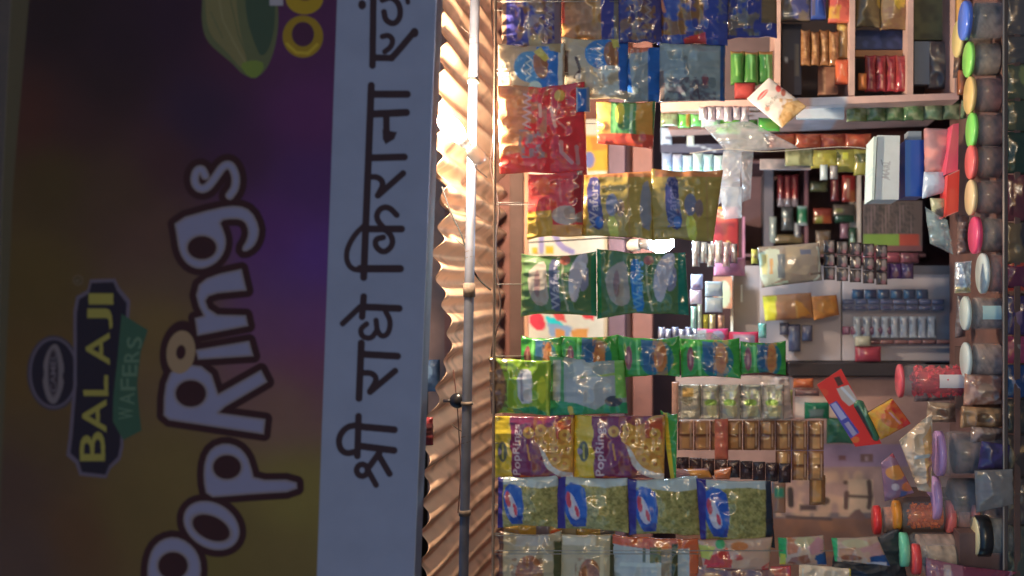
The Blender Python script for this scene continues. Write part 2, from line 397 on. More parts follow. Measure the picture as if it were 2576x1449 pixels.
    e = np.clip(ins/9, 0, 1)[:, None]; lc = conv(cream)*.75*(1-e)+conv(white)*e
    Cr = Cr*(1-a_)+lc*a_
    b_ = (np.clip(rd/3+.5, 0, 1)*(y < 955))[:, None]; Cr = Cr*(1-b_)+conv((84, 74, 62))*b_
    C[reg] = Cr
    O = []
    # round badge, name plate and ribbon
    lil = (54, 52, 66); navy = (21, 20, 30); yel = (82, 82, 44)
    O += [('e', 135, 938, 67, 94, (38, 36, 46)), ('e', 135, 938, 61, 88, lil), ('e', 135, 938, 56, 83, navy)]
    O += [('p', smooth_pts([(140, 862), (152, 880), (163, 930), (156, 945), (162, 965), (146, 1010), (132, 1018), (118, 1005), (106, 962), (112, 940), (108, 915), (122, 876)], 1, True), (62, 60, 68)),
          ('e', 134, 938, 13, 58, (30, 28, 36)), ('t', 'CAMEL', 127, 890, 141, 986, (58, 56, 66))]
    plate = [(227, 703), (290, 701), (300, 723), (328, 756), (325, 800), (318, 900), (312, 1000), (310, 1126), (303, 1156), (277, 1180), (267, 1203), (200, 1196), (190, 1166), (167, 1146), (173, 1100), (185, 966), (185, 783), (192, 746), (220, 730)]
    ctr = (250, 950)
    inner = [(ctr[0]+(p[0]-ctr[0])*.88, ctr[1]+(p[1]-ctr[1])*.965) for p in plate]
    O += [('p', plate, lil), ('p', inner, navy)]
    O += [('p', [(306, 790), (372, 830), (354, 885), (345, 966), (350, 1033), (356, 1083), (310, 1107), (284, 1060), (285, 1000), (296, 900)], (30, 50, 44))]
    for ch, x0, y0, x1, y1 in (('B', 201, 1086, 264, 1160), ('A', 207, 1004, 268, 1088), ('L', 210, 944, 272, 996), ('A', 216, 836, 276, 918), ('J', 220, 776, 283, 828), ('I', 223, 738, 285, 766)):
        O.append(('t', ch, x0, y0, x1, y1, yel))
    for i, (ch, yc) in enumerate(zip('WAFERS', (1040, 1003, 967, 932, 897, 862))):
        xo = (306, 308, 311, 315, 320, 327)[i]; O.append(('t', ch, xo-8, yc-15, xo+30, yc+15, (50, 68, 60)))
    O += [('e', 196, 705, 13, 13, (58, 52, 46)), ('e', 196, 705, 10, 10, (44, 39, 28)), ('t', 'R', 190, 700, 201, 710, (60, 55, 50))]
    # lettuce leaf and rings by the upper end
    O += [('p', smooth_pts([(520, -120), (508, 0), (507, 60), (520, 105), (560, 140), (585, 160), (610, 188), (640, 198), (668, 180), (690, 130), (702, 60), (698, 0), (690, -120)], 2, True), (52, 58, 44)),
          ('p', smooth_pts([(520, -100), (515, 30), (528, 90), (575, 135), (612, 180), (624, 150), (600, 70), (590, -60)], 2, True), (66, 66, 48)),
          ('p', smooth_pts([(612, -100), (618, 40), (640, 110), (660, 150), (688, 100), (694, 0), (690, -100)], 2, True), (34, 46, 40)),
          ('s', [(545, -40), (560, 50), (590, 110), (625, 170)], 4, (74, 74, 56)), ('s', [(575, -20), (600, 90), (630, 160)], 3, (50, 56, 42)), ('s', [(530, 30), (560, 95)], 3, (54, 60, 46)),
          ('p', smooth_pts([(600, 160), (640, 150), (668, 160), (650, 196), (625, 195)], 1, True), (62, 76, 38))]
    O += [('e', 762, 92, 51, 53, (84, 72, 26)), ('e', 762, 86, 28, 31, (40, 24, 42)), ('s', [(722, 110), (745, 132), (775, 134), (798, 112)], 7, (104, 94, 34)),
          ('e', 766, -4, 47, 40, (92, 80, 26)), ('e', 768, -18, 24, 20, (60, 40, 34)), ('r', 678, -30, 712, 14, (90, 92, 104))]
    # printed edge, white lettering band
    paint(X, Y, C, O, conv, 3)
    ai, bi, ci, di = edges(Y)
    m = np.clip((bi-X)/4+.5, 0, 1)[:, None]; C[:] = C*(1-m)+conv((46, 45, 38))*m
    m = np.clip((X-ci)/3+.5, 0, 1)[:, None]; C[:] = C*(1-m)+conv((80, 90, 112))*(.94+.08*vnoise(X/60, Y/60, 2))[:, None]*m
    ink = (32, 26, 32); w = 18
    D = [('s', [(943, -300), (937, 165)], 17, ink), ('s', [(939, 145), (985, 146)], 17, ink), ('s', smooth_pts([(985, 146), (1000, 130), (1042, 80)], 1), 17, ink), ('e', 1043, 82, 10, 12, ink),
         ('s', smooth_pts([(962, 92), (978, 88), (989, 100), (984, 118), (968, 130)], 2), 14, ink),
         ('s', smooth_pts([(966, 30), (970, 52), (992, 62), (1008, 42), (1005, 10), (985, -8), (962, 0)], 2), 15, ink), ('s', [(940, -10), (1024, -12)], 17, ink), ('e', 911, 12, 10, 12, ink), ('s', [(1022, -30), (1026, 6)], 12, ink),
         ('s', [(934, 215), (915, 698)], 18, ink), ('s', [(934, 237), (1024, 237)], 19, ink), ('s', [(935, 287), (1022, 283)], 19, ink),
         ('s', [(972, 287), (972, 345)], 17, ink), ('p', [(962, 325), (984, 330), (999, 332), (992, 350), (970, 363), (963, 350)], ink),
         ('s', [(930, 397), (1017, 395)], 18, ink), ('s', smooth_pts([(928, 445), (952, 445), (966, 462), (950, 492)], 2), 15, ink), ('s', [(1014, 436), (952, 491)], 16, ink),
         ('s', [(1010, 576), (922, 576)], 18, ink), ('s', smooth_pts([(998, 541), (978, 520), (955, 524), (945, 548), (964, 573), (986, 593), (988, 618), (966, 637), (945, 622), (944, 602), (964, 597)], 2), 15, ink),
         ('s', [(1007, 676), (905, 676)], 19, ink), ('s', smooth_pts([(918, 566), (892, 590), (873, 625), (871, 655), (884, 677), (912, 680)], 2), 14, ink),
         ('s', [(915, 746), (911, 797)], 17, ink), ('s', [(1004, 776), (914, 772)], 18, ink), ('s', [(906, 772), (862, 814)], 15, ink),
         ('s', smooth_pts([(970, 783), (983, 808), (978, 838), (962, 848), (949, 834), (946, 806)], 2), 14, ink), ('s', smooth_pts([(947, 833), (934, 852), (911, 848), (906, 828), (922, 815)], 2), 14, ink),
         ('s', [(909, 863), (903, 1002)], 18, ink), ('s', [(1000, 896), (910, 891)], 18, ink), ('s', smooth_pts([(909, 938), (937, 938), (949, 955), (931, 983)], 2), 15, ink), ('s', [(994, 933), (931, 986)], 16, ink),
         ('s', [(902, 1047), (899, 1147)], 17, ink), ('s', [(992, 1081), (905, 1073)], 18, ink), ('s', [(991, 1133), (905, 1122)], 18, ink),
         ('s', smooth_pts([(899, 1069), (871, 1074), (852, 1099), (854, 1128), (871, 1142), (899, 1135)], 2), 16, ink),
         ('s', [(911+14*math.cos(t), 1183+15*math.sin(t)) for t in np.linspace(0, 6.283, 14)], 15, ink), ('s', [(926, 1178), (955, 1138)], 16, ink), ('s', [(926, 1184), (946, 1220)], 15, ink), ('s', [(952, 1144), (980, 1192)], 16, ink)]
    idx = np.where((X > 820) & (Y > -320) & (Y < 1260))[0]; Xs, Ys, Cs = X[idx], Y[idx], C[idx].copy()
    paint(Xs, Ys, Cs, D, conv, 3); C[idx] = Cs
    root = empty('shop_signboard', tuple(at(600, 724, yS)), 'long printed signboard with PopRings lettering above a white band of Hindi writing', 'signboard')
    nb = len(Yg)-1
    mkmesh('banner', Vw, grid_faces(Xn, nb), BANNER, root, C)
    # box frame behind the print: thin returns in white sheet
    for nm, Xe0, Xe1 in (('bottom_return', d, d+1.5), ('top_return', a-1.5, a)):
        p = []
        for Yv, e0, e1 in zip(Yg[::20], Xe0[::20], Xe1[::20]):
            for e in (e0, e1):
                ye = float(yof(e))
                for q in (ye+.0005, ye+.035):
                    w_ = at(e, Yv, ye); p.append((w_.x, q, w_.z))
        m_ = len(Yg[::20]); F = []
        for i in range(m_-1):
            o = i*4; o2 = o+4
            F += [(o, o2, o2+1, o+1), (o+2, o+3, o2+3, o2+2), (o, o+2, o2+2, o2), (o+1, o2+1, o2+3, o+3)]
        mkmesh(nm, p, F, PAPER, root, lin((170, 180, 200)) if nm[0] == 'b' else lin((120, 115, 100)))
    p0 = at(40, -700, 1.51); p1 = at(1040, 2000, 1.737); Q = [(p0.x, p0.y+.036, p0.z-.03), (-p0.x*.9, p0.y+.036, p0.z-.03), (-p0.x*.9, p1.y+.036, p1.z), (p0.x, p1.y+.036, p1.z)]
    mkmesh('back_board', Q+[(a_, b_+.01, c_) for a_, b_, c_ in Q], [(0, 1, 2, 3), (7, 6, 5, 4), (0, 4, 5, 1), (1, 5, 6, 2), (2, 6, 7, 3), (3, 7, 4, 0)], MATTE, root, (.2, .18, .16))
    for Yv in (-500, 700, 1900):
        q = at(1040, Yv, 1.75); tube('bracket', [(q.x, 1.79, q.z+.02), (q.x, 2.2, q.z+.25), (q.x, 2.97, q.z+.6)], .012, (.25, .24, .23), GLOSS, root, it=0)
sign()
# ================================================================ corrugated awning, rail, lamps
def roof():
    xs = np.linspace(-1.5, 1.5, 1500); ys = np.concatenate([np.linspace(2.14, 2.3, 30), np.linspace(2.31, 2.92, 40)])
    Yc = HY-xs/(K*2.14)
    Xe = np.interp(Yc, [-300, 0, 150, 300, 450, 560, 640, 760, 830, 900, 990, 1060, 1200, 1449, 2000], [1100, 1108, 1118, 1106, 1112, 1128, 1108, 1122, 1134, 1124, 1100, 1086, 1076, 1066, 1045])
    z0 = CZ+(HX-Xe)*K*2.14+.004
    z = z0[None]*1.0+0*ys[:, None]
    z = z-(ys[:, None]-2.14)*np.clip((z0-2.13), -.02, .2)[None]*1.1
    z = z+(ys[:, None]-2.14)*.11
    per = .068; ph = xs/per*2*np.pi+.9*np.sin(xs*5)
    crum = np.clip(1-np.abs(Yc-470)/210, 0, 1)
    A = .0125+.002*np.sin(xs*7)
    z = z+A[None]*np.sin(ph+.25*np.sin(ys[:, None]*9))+(crum*.030)[None]*(vnoise(xs[None]*22+0*ys[:, None], ys[:, None]*16, 4)-.5)+(vnoise(xs[None]*6, ys[:, None]*5, 9)-.5)*.012
    yy = ys[:, None]+(.018*np.sin(ph+1)+.03*(vnoise(xs*18, xs*0, 3)-.5)+crum*.05*(vnoise(xs*30, xs*0, 12)-.5))[None]*np.exp(-(ys[:, None]-2.14)/.05)
    V = np.stack([np.broadcast_to(xs, z.shape), yy, z], -1).reshape(-1, 3)
    n = 1500; m = len(ys); V2 = V+np.array((0, 0, .0012))
    F = grid_faces(m-1, n-1); N = len(V); F2 = grid_faces(m-1, n-1, N, True)
    e = np.arange(n-1); fr = np.stack([e+1, e, e+N, e+1+N], -1)
    base = lin((243, 198, 162)); nn = vnoise(V[:, 0]*14, V[:, 1]*14, 21)*.6+vnoise(V[:, 0]*45, V[:, 1]*30, 22)*.4
    C = base[None]*(.72+.45*nn[:, None]); rust = np.clip((nn-.6)*6, 0, 1)[:, None]*.6; seam = (np.abs(((V[:, 0]+.12) % .62)-.31) < .004)[:, None]*.7; C = C*(1-seam*.8); C = C*(1-rust)+lin((120, 80, 60))*rust
    root = mkmesh('awning_sheet', np.vstack([V, V2]), np.vstack([F, F2, fr]), material('corrugated_tin', rough=.42, metal=.15, bump=.15, bscale=60), None, np.vstack([C, C*.6]), True,
           'cream corrugated tin awning sheet lit from below by the bulb', 'awning')
roof()
def rail(Xa, Xb, y, r, rgb, name, lab, sag=0, cat='pipe', mat=None):
    pts = [at(np.interp(Y, [0, 1449], [Xa, Xb]), Y, y+sag*math.sin(Y/180)) for Y in np.arange(-520, 2000, 60)]
    tube(name, pts, r, conv_for((165, 160, 160))(rgb), mat or material('galvanised_pipe', rough=.45, metal=.3, noise=.3, nscale=18), seg=14, it=0, label=lab, cat=cat)
rail(1195, 1166, 2.08, .0112, (88, 88, 98), 'awning_pipe', 'grey galvanised pipe running along under the awning')
pipe = [o for o in bpy.data.objects if o.name == 'awning_pipe'][0]
for Yq, w_ in ((-180, .03), (205, .012), (730, .034), (1015, .01), (1290, .014)):
    q = at(np.interp(Yq, [0, 1449], [1195, 1166]), Yq, 2.08)
    lathe('pipe_clamp', [(.0105, -w_/2), (.0135, -w_/2+.001), (.0138, 0), (.0135, w_/2-.001), (.0105, w_/2)], q.x, q.y, q.z, (.22, .16, .12), material('rusty_steel', rough=.7, noise=.5, nscale=60), pipe, seg=18, axis=(1, 0, .02))
for Yq in (120, 655, 1120):
    q = at(np.interp(Yq, [0, 1449], [1195, 1166]), Yq, 2.08)
    tube('tie_wire', [(q.x+.003*k, q.y+.0125*math.cos(k*1.3), q.z+.0125*math.sin(k*1.3)) for k in range(12)]+[(q.x+.05, q.y-.01, q.z+.03)], .0011, (.12, .08, .06), MATTE, pipe, it=1, seg=5)
rail(1247, 1240, 1.91, .003, (120, 95, 80), 'hanging_rod', 'thin brown rod the snack packets hang from')
tube('cable', [at(x, y, 2.16) for x, y in ((1236, -60), (1238, 90), (1250, 150), (1238, 250), (1244, 330), (1232, 410), (1240, 455), (1258, 520), (1245, 610), (1252, 700), (1262, 790), (1240, 860), (1236, 900))], .0022, (.06, .035, .03), MATTE, label='thin dark brown cable looping along the inner rod', cat='cable')
tube('cable', [at(x, y, 2.10) for x, y in ((1112, 470), (1135, 540), (1160, 585), (1182, 660), (1200, 700), (1235, 730))], .0022, (.02, .018, .018), MATTE, label='slack black cable crossing under the crumpled awning', cat='cable')
tube('cable', [at(x, y, 2.12) for x, y in ((1140, 930), (1150, 1010), (1154, 1080), (1160, 1190), (1152, 1290))], .0013, (.18, .07, .05), MATTE, label='fine reddish cord hanging below the round knob', cat='cord')
kn = empty('ceiling_knob', tuple(at(1150, 1008, 2.11)), 'round black knob hung under the awning at its dark end', 'knob')
a = at(1150, 1008, 2.11)
lathe('cap', [(0, -.012), (.009, -.012), (.0165, -.008), (.0185, 0), (.0165, .006), (.006, .012), (0, .012)], a.x, a.y, a.z, (.02, .017, .018), GLOSS, kn, axis=(0, -1, .2))
lathe('stem', [(0, 0), (.004, 0), (.004, .022), (0, .022)], a.x, a.y, a.z+.01, (.05, .04, .04), GLOSS, kn)
BULB1 = material('warm_bulb_glow', color=(1, .9, .78), emit=(1, .78, .55), estr=1250)
BULB2 = material('cool_bulb_glow', color=(.9, .95, 1), emit=(.62, .84, 1), estr=85)
HOLD = (.28, .28, .3)
def bulb(name, c, ax, r, ln, mat, lab):
    t = empty(name, tuple(c), lab, 'light bulb'); ax = Vector(ax).normalized()
    lathe('globe', [(0, ln), (r*.5, ln*.96), (r*.85, ln*.75), (r, ln*.45), (r*.92, ln*.15), (r*.6, -ln*.05)], c[0], c[1], c[2], (1, 1, 1), mat, t, axis=ax, seg=20)
    p = Vector(c)-ax*ln*.06
    lathe('base', [(r*.62, 0), (r*.6, -.012), (r*.42, -.022), (.012, -.026), (.012, -.04), (0, -.04)], p.x, p.y, p.z, HOLD, GLOSS, t, axis=ax, seg=20)
    p2 = p-ax*.036
    lathe('holder', [(.017, .004), (.018, -.02), (.010, -.032), (0, -.032)], p2.x, p2.y, p2.z, (.7, .66, .6), GLOSS, t, axis=ax, seg=16)
    return t, p2
c1 = at(1158, 346, 1.97); d1 = (at(1105, 288, 1.95)-c1)
_, e1 = bulb('led_bulb', c1, d1, .021, d1.length*.98, BULB1, 'glaring warm white bulb slung at a slant under the awning')
tube('cable', [e1, e1+Vector((-.03, .03, .006)), at(1205, 430, 2.10), at(1225, 446, 2.18)], .0014, (.3, .22, .18), MATTE, label='short black flex running from the slanted awning bulb', cat='cable')
c2 = at(1640, 612, 2.5)
_, e2 = bulb('led_bulb', c2, (.1, -.15, -1), .03, .062, BULB2, 'bluish white bulb blazing inside the shop between two packet strips')
tube('cable', [e2, at(1560, 596, 2.52), at(1440, 604, 2.6), at(1330, 610, 2.8)], .002, (.03, .03, .03), MATTE, label='black flex the inner bulb hangs from', cat='cable')
# odds and ends in the dark slot above the awning
for i, (X0, Y0, X1, Y1, rgb, lb) in enumerate(((1060, 905, 1105, 985, (70, 95, 130), 'crumpled blue plastic bag stuffed above the awning'), (1062, 1050, 1088, 1120, (120, 40, 45), 'small red wrapper wedged between sign and awning'))):
    slab('plastic_bag' if i == 0 else 'wrapper', (X0, Y0, X1, Y1), 2.02 if i else 2.3, rgb, [('e', X0+20, Y0+30, 12, 16, (120, 150, 185) if i == 0 else (70, 30, 35))], bulge=.012, crink=.01, seed=60+i, label=lb, cat='plastic bag' if i == 0 else 'wrapper')
# ================================================================ hanging packets and strips
R2 = (172, 168, 172)
PO = .26      # the packets hang in front of the bulb
def strip(name, label, cat, y, X, Y, group=None):
    y = y-PO
    return empty(name, tuple(at(X, Y, y)), label, cat, group)
def pk(c, y, base, ops, name='packet', **kw):
    y = y-PO
    d = dict(bulge=.016, crink=.006, pinch=.05, wav=.03, step=2.6, ref=(146, 150, 160)); d.update(kw); rg = np.random.RandomState(d.get('seed', 1)*7+3)
    if not hasattr(c[0], '__len__'): X0, Y0, X1, Y1 = c; c = ((X0, Y0), (X1, Y0), (X1, Y1), (X0, Y1))
    c = np.array(c, float)+rg.uniform(-2.5, 2.5, (4, 2)); d['dyX'] = rg.uniform(-.014, .014); d['dyY'] = rg.uniform(-.02, .02); d['bulge'] *= rg.uniform(.75, 1.25); d['crink'] *= rg.uniform(.8, 1.6)
    return slab(name, c, y, base, ops, **d)
def hook(root, X, Y, y, X2=None):
    tube('hanging_string', [at(X2 or 1243, Y, 1.912), at(X+2, Y, y-PO-.002)], .0009, (.35, .33, .3), MATTE, root, it=0, seg=5)
# --- PopRings strip
yel = (160, 145, 30); pur = (92, 36, 72)
def poprings(root, X0, X1, Y0, Y1, y, seed, cut=0):
    W_ = X1-X0; f = lambda u, v: (X0+W_*u, Y0+(Y1-Y0)*v)
    O = [('p', smooth_pts([f(.21, -.1), f(.2, .12), f(.24, .3), f(.2, .45), f(.25, .6), f(.22, .78), f(.26, 1.1), f(1.2, 1.1), f(1.2, -.1)], 1, True), pur),
         ('p', smooth_pts([f(.55, .32), f(.62, .2), f(.75, .25), f(1.05, .1), f(1.05, 1.02), f(.93, 1.0), f(.78, .93), f(.66, .8), f(.62, .6)], 1, True), (178, 182, 190)),
         ('p', smooth_pts([f(.5, .36), f(.6, .14), f(.72, .2), f(.9, .0), f(1.05, .05), f(1.05, .9), f(.86, .88), f(.72, .76), f(.64, .5)], 1, True), (170, 128, 50)),
         ('n', *f(.5, 0), *f(1.02, .95), (130, 80, 30), 14, .5), ('p', [f(.78, .12), f(.98, .05), f(.98, .38), f(.8, .36)], (135, 60, 35))]
    for u, v in ((.45, .26), (.6, .22), (.66, .4), (.8, .5), (.9, .3), (.93, .52), (.78, .68), (.9, .75)):
        cx, cy = f(u, v); O += [('e', cx, cy, 14, 14, (190, 152, 64)), ('e', cx, cy, 5.5, 5.5, (128, 84, 36))]
    cx, cy = f(.12, .56); O += [('e', cx, cy, 13, 26, (70, 78, 70)), ('s', [(cx+1, cy-16), (cx, cy+17)], 5, (130, 130, 60)), ('e', cx-11, cy, 8, 8, (110, 106, 140))]
    O += [('t', 'PopRings', *f(.25, .13), *f(.37, .93), (178, 165, 185)), ('s', [f(.44, .45), f(.47, .68)], 5, (150, 110, 50)), ('r', X0-9, Y0-40, X0+W_*.055, Y1+40, (170, 152, 28)), ('p', [f(.3, 1.02), f(.34, .93), f(.6, .97), f(.6, 1.06)], (185, 95, 50))]
    return pk((X0, Y0, X1, Y1), y, yel, O, parent=root, seed=seed)
r = strip('snack_strip', 'strip of two yellow and purple PopRings packets below the lime packet', 'snack packets', 2.205, 1243, 1115)
poprings(r, 1243, 1442, 1045, 1205, 2.205, 3); poprings(r, 1442, 1672, 1040, 1208, 2.205, 4); hook(r, 1250, 1115, 2.205)
pk(((1662, 1030), (1702, 1040), (1700, 1205), (1690, 1215)), 2.225, (40, 120, 60), [('p', [(1668, 1020), (1676, 1020), (1698, 1215), (1684, 1215)], (175, 170, 50))], parent=r, seed=5, bulge=.004)
# --- four bags of fried peas
r = strip('snack_strip', 'strip of four blue topped see-through bags of fried green peas', 'snack packets', 2.19, 1252, 1280)
for i, (c) in enumerate((((1253, 1200), (1404, 1194), (1406, 1330), (1254, 1325)), ((1400, 1196), (1580, 1203), (1580, 1338), (1404, 1332)), ((1578, 1205), (1752, 1198), (1762, 1345), (1582, 1345)), ((1750, 1203), (1938, 1208), (1950, 1378), (1762, 1358)))):
    X0 = c[0][0]; X1 = c[1][0]; Ya = c[0][1]; Yb = c[3][1]; w = X1-X0; h = Yb-Ya; q = (.02, .0, .0, .02)[i]
    f = lambda u, v: (X0+w*u, Ya+h*v+(7 if i == 3 else 0)*u)
    O = [('n', X0, Ya, X1+20, Yb+20, (70, 72, 40), 9, .55), ('n', X0, Ya, X1+20, Yb+20, (170, 165, 110), 5, .35),
         ('p', [f(-.1, -.1), f(1.1, -.1), f(1.1, .16), f(.7, .2 if i != 3 else .1), f(.3, .14), f(-.1, .14)], (135, 150, 160)),
         ('p', smooth_pts([f(.14, .1), f(.4, .16), f(.44, .35), f(.46, .6), f(.42, .92), f(.24, .93), f(.16, .72), f(.1, .5)], 1, True), (24, 66, 150)),
         ('p', [f(.2, .7), f(.44, .75), f(.42, .92), f(.24, .93)], (22, 48, 132)),
         ('p', smooth_pts([f(.16, .28), f(.24, .3), f(.34, .55), f(.36, .74), f(.26, .8), f(.18, .6)], 1, True), (150, 150, 175)),
         ('e', *f(.19, .42), 7, 20, (150, 44, 54), -8), ('e', *f(.31, .62), 5, 15, (150, 44, 60), -14), ('s', [f(.22, .35), f(.29, .72)], 4, (178, 178, 190)),
         ('r', X0-12, Ya-20, X0+w*.1, Yb+20, (44, 34, 104))]
    if i > 0: O.append(('r', X0-12, Ya-20, X0+w*.14, Yb+20, (42, 34, 108)))
    if i == 3: O.append(('r', X1-12, Ya-20, X1+20, Yb+40, (30, 36, 52)))
    pk(c, 2.19, (112, 112, 66), O, parent=r, seed=10+i, bulge=.02)
hook(r, 1256, 1270, 2.19)
# --- green strip of two wafer packets
r = strip('snack_strip', 'strip of two dark green wafer packets with silver ovals hanging centre', 'snack packets', 2.2, 1310, 708)
for i, (c) in enumerate((((1311, 640), (1500, 632), (1500, 795), (1313, 798)), ((1500, 626), (1722, 632), (1732, 792), (1500, 800)))):
    X0 = c[0][0]; w = c[1][0]-X0; f = lambda u, v: (X0+w*u, 630+168*v)
    lab = (58, 62, 92) if i == 0 else (20, 92, 160)
    O = [('p', smooth_pts([f(.1, .35), f(.22, .2), f(.35, .15), f(.38, .5), f(.4, .78), f(.26, .85), f(.14, .7)], 1, True), (122, 118, 116)), ('e', *f(.24, .5), 8, 34, (108, 88, 92)),
         ('p', smooth_pts([f(.4, .12), f(.5, .14), f(.52, .5), f(.56, .9), f(.44, .92), f(.4, .5)], 1, True), lab), ('t', 'Wafers', *f(.42, .16), *f(.54, .88), (118, 120, 142) if i == 0 else (90, 150, 200)),
         ('s', smooth_pts([f(.57, .1), f(.58, .5), f(.64, .9)], 1), 5, (120, 126, 106)), ('e', *f(.6, .15), 13, 12, (126, 70, 60)),
         ('p', smooth_pts([f(.78, .04), f(.88, .02), f(.9, .2), f(.82, .5), f(.76, .78), f(.68, .75), f(.65, .5), f(.68, .25)], 1, True), (136, 138, 158)),
         ('p', smooth_pts([f(.9, .2), f(.92, .5), f(.86, .62), f(.8, .6), f(.84, .4)], 1, True), (100, 104, 132)), ('r', X0+w*.94, 600, X0+w+30, 830, (30, 96, 66)), ('r', X0-20, 600, X0+w*.06, 830, (30, 100, 66) if i else (70, 92, 56))]
    if i: O += [('r', X0+w*.93, 600, X0+w+30, 830, (20, 92, 82))]
    pk(c, 2.2, (62, 90, 58), O, parent=r, seed=20+i, pinch=.1, bulge=.022)
hook(r, 1318, 715, 2.2)
# --- dull yellow strip
r = strip('snack_strip', 'strip of two olive yellow wafer packets with blue name bands beside the inner bulb', 'snack packets', 2.215, 1460, 515)
for i, (c) in enumerate((((1462, 436), (1640, 428), (1640, 602), (1462, 596)), ((1640, 428), (1818, 432), (1795, 606), (1640, 602)))):
    X0 = (1452, 1648)[i]; w = 180; f = lambda u, v: (X0+w*u, 432+170*v)
    O = [('p', smooth_pts([f(.14, .1), f(.32, .06), f(.34, .4), f(.4, .82), f(.28, .88), f(.16, .7)], 1, True), (44, 50, 100)), ('t', 'Wafers', *f(.18, .14), *f(.31, .84), (112, 114, 136) if i == 0 else (82, 84, 128)), ('e', *f(.32, .75), 10, 14, (36, 76, 150)),
         ('e', *f(.5, .5), 15, 28, (84, 92, 122)), ('e', *f(.62, .55), 10, 22, (98, 86, 92)), ('p', smooth_pts([f(.42, .68), f(.56, .66), f(.6, 1), f(.48, 1.05)], 1, True), (150, 158, 64)),
         ('p', smooth_pts([f(.9, .2), f(1.02, .1), f(1.05, .9), f(.88, .8)], 1, True), (98, 104, 122) if i == 0 else (112, 100, 60)), ('s', [f(.72, .0), f(.74, 1)], 5, (124, 106, 64)), ('r', X0, 420, X0+w*2, 446, (150, 100, 62))]
    pk(c, 2.215, (124, 112, 58), O, parent=r, seed=30+i, bulge=.02, pinch=.03)
hook(r, 1470, 515, 2.215)
# --- red chips packet beside it
r = strip('snack_packet', 'red crisps packet with yellow and grey lower edge against the awning', 'snack packet', 2.195, 1325, 515)
pk(((1330, 440), (1468, 428), (1466, 598), (1324, 602)), 2.195, (150, 46, 46), [('n', 1320, 420, 1400, 520, (180, 84, 50), 18, .7), ('p', [(1320, 535), (1390, 530), (1396, 610), (1320, 612)], (140, 118, 44)), ('e', 1425, 542, 34, 24, (130, 124, 124)), ('s', [(1408, 450), (1414, 508)], 6, (176, 88, 84)),
   ('r', 1390, 566, 1470, 610, (150, 112, 58)), ('e', 1370, 470, 16, 24, (190, 96, 60)), ('r', 1452, 430, 1466, 560, (112, 96, 88)), ('p', [(1444, 440), (1466, 440), (1464, 530), (1448, 540)], (120, 32, 38))], parent=r, name='packet_body', seed=41)
hook(r, 1330, 510, 2.195)
# --- green strip of small packets
r = strip('snack_strip', 'long bright green strip of small packets with blue and orange rounds', 'snack packets', 2.225, 1310, 895)
xs_ = [1312, 1412, 1556, 1712, 1862, 1978]
for i in range(5):
    X0, X1 = xs_[i], xs_[i+1]; w = X1-X0; Ya = (846, 842, 846, 850, 858)[i]; Yb = (950, 952, 950, 952, 944)[i]; m = (Ya+Yb)/2
    O = [('e', X0+w*.62, m+4, w*.27, 46, (24, 90, 104)), ('p', [(X0+w*.36, Ya+8), (X0+w*.62, Ya+12), (X0+w*.62, Yb-12), (X0+w*.42, Yb-20)], (40, 74, 112)), ('e', X0+w*.68, m, w*.1, 38, (140, 84, 50)), ('e', X0+w*.17, m+2, 9, 30, (110, 58, 66)), ('e', X0+w*.17, m+2, 3, 16, (150, 110, 110)),
         ('n', X0+w*.55, Ya, X0+w*.8, Yb, (170, 120, 60), 8, .5)]
    O.append(('s', [(X0+w*.3, Ya+12), (X0+w*.33, Yb-10)], 7, (90, 160, 92)))
    pk((X0, Ya, X1, Yb), 2.225, (44, 118, 46), O, parent=r, seed=50+i, bulge=.012, pinch=.12)
hook(r, 1318, 896, 2.225)
# --- lime packets
r = strip('snack_packet', 'lime green snack packet with brown end and grey name panel hung nearest the awning', 'snack packet', 2.18, 1235, 970)
pk(((1233, 896), (1384, 905), (1384, 1048), (1236, 1040)), 2.18, (100, 132, 34), [('p', smooth_pts([(1225, 890), (1262, 915), (1280, 965), (1272, 1020), (1240, 1050), (1220, 1045)], 1, True), (110, 84, 60)), ('n', 1225, 890, 1280, 1040, (70, 46, 36), 10, .7),
   ('p', smooth_pts([(1305, 930), (1338, 926), (1345, 960), (1340, 1000), (1345, 1012), (1306, 1015)], 1, True), (150, 154, 172)), ('s', [(1316, 940), (1318, 1005)], 7, (112, 110, 130)), ('e', 1366, 980, 11, 34, (150, 165, 40)), ('p', [(1290, 1028), (1345, 1020), (1384, 1046), (1300, 1052)], (30, 112, 78)), ('s', [(1378, 905), (1378, 1045)], 6, (150, 170, 60))], parent=r, name='packet_body', seed=61, bulge=.02)
hook(r, 1240, 965, 2.18, 1236)
r = strip('snack_packet', 'grey and green snack packet behind the lime one', 'snack packet', 2.21, 1385, 970)
pk(((1380, 896), (1568, 905), (1580, 1040), (1384, 1050)), 2.21, (110, 124, 132), [('p', [(1380, 890), (1420, 890), (1422, 1060), (1380, 1060)], (56, 110, 66)), ('r', 1392, 905, 1412, 1010, (118, 128, 134)), ('p', [(1425, 952), (1560, 940), (1565, 1020), (1428, 1018)], (118, 128, 142)), ('s', [(1448, 930), (1470, 950), (1560, 938)], 6, (110, 138, 80)), ('p', [(1384, 1005), (1450, 1012), (1500, 1030), (1530, 1010), (1590, 1012), (1584, 1060), (1384, 1060)], (34, 112, 78)), ('e', 1545, 1008, 22, 14, (52, 58, 74)), ('p', [(1545, 890), (1590, 890), (1590, 1000), (1550, 1000)], (90, 140, 66)), ('e', 1500, 960, 40, 16, (132, 140, 150)), ('p', [(1440, 905), (1500, 900), (1490, 940), (1450, 950)], (128, 140, 152)), ('s', [(1436, 1026), (1440, 1048)], 12, (150, 140, 66))], parent=r, name='packet_body', seed=62, bulge=.015)
hook(r, 1390, 960, 2.21)
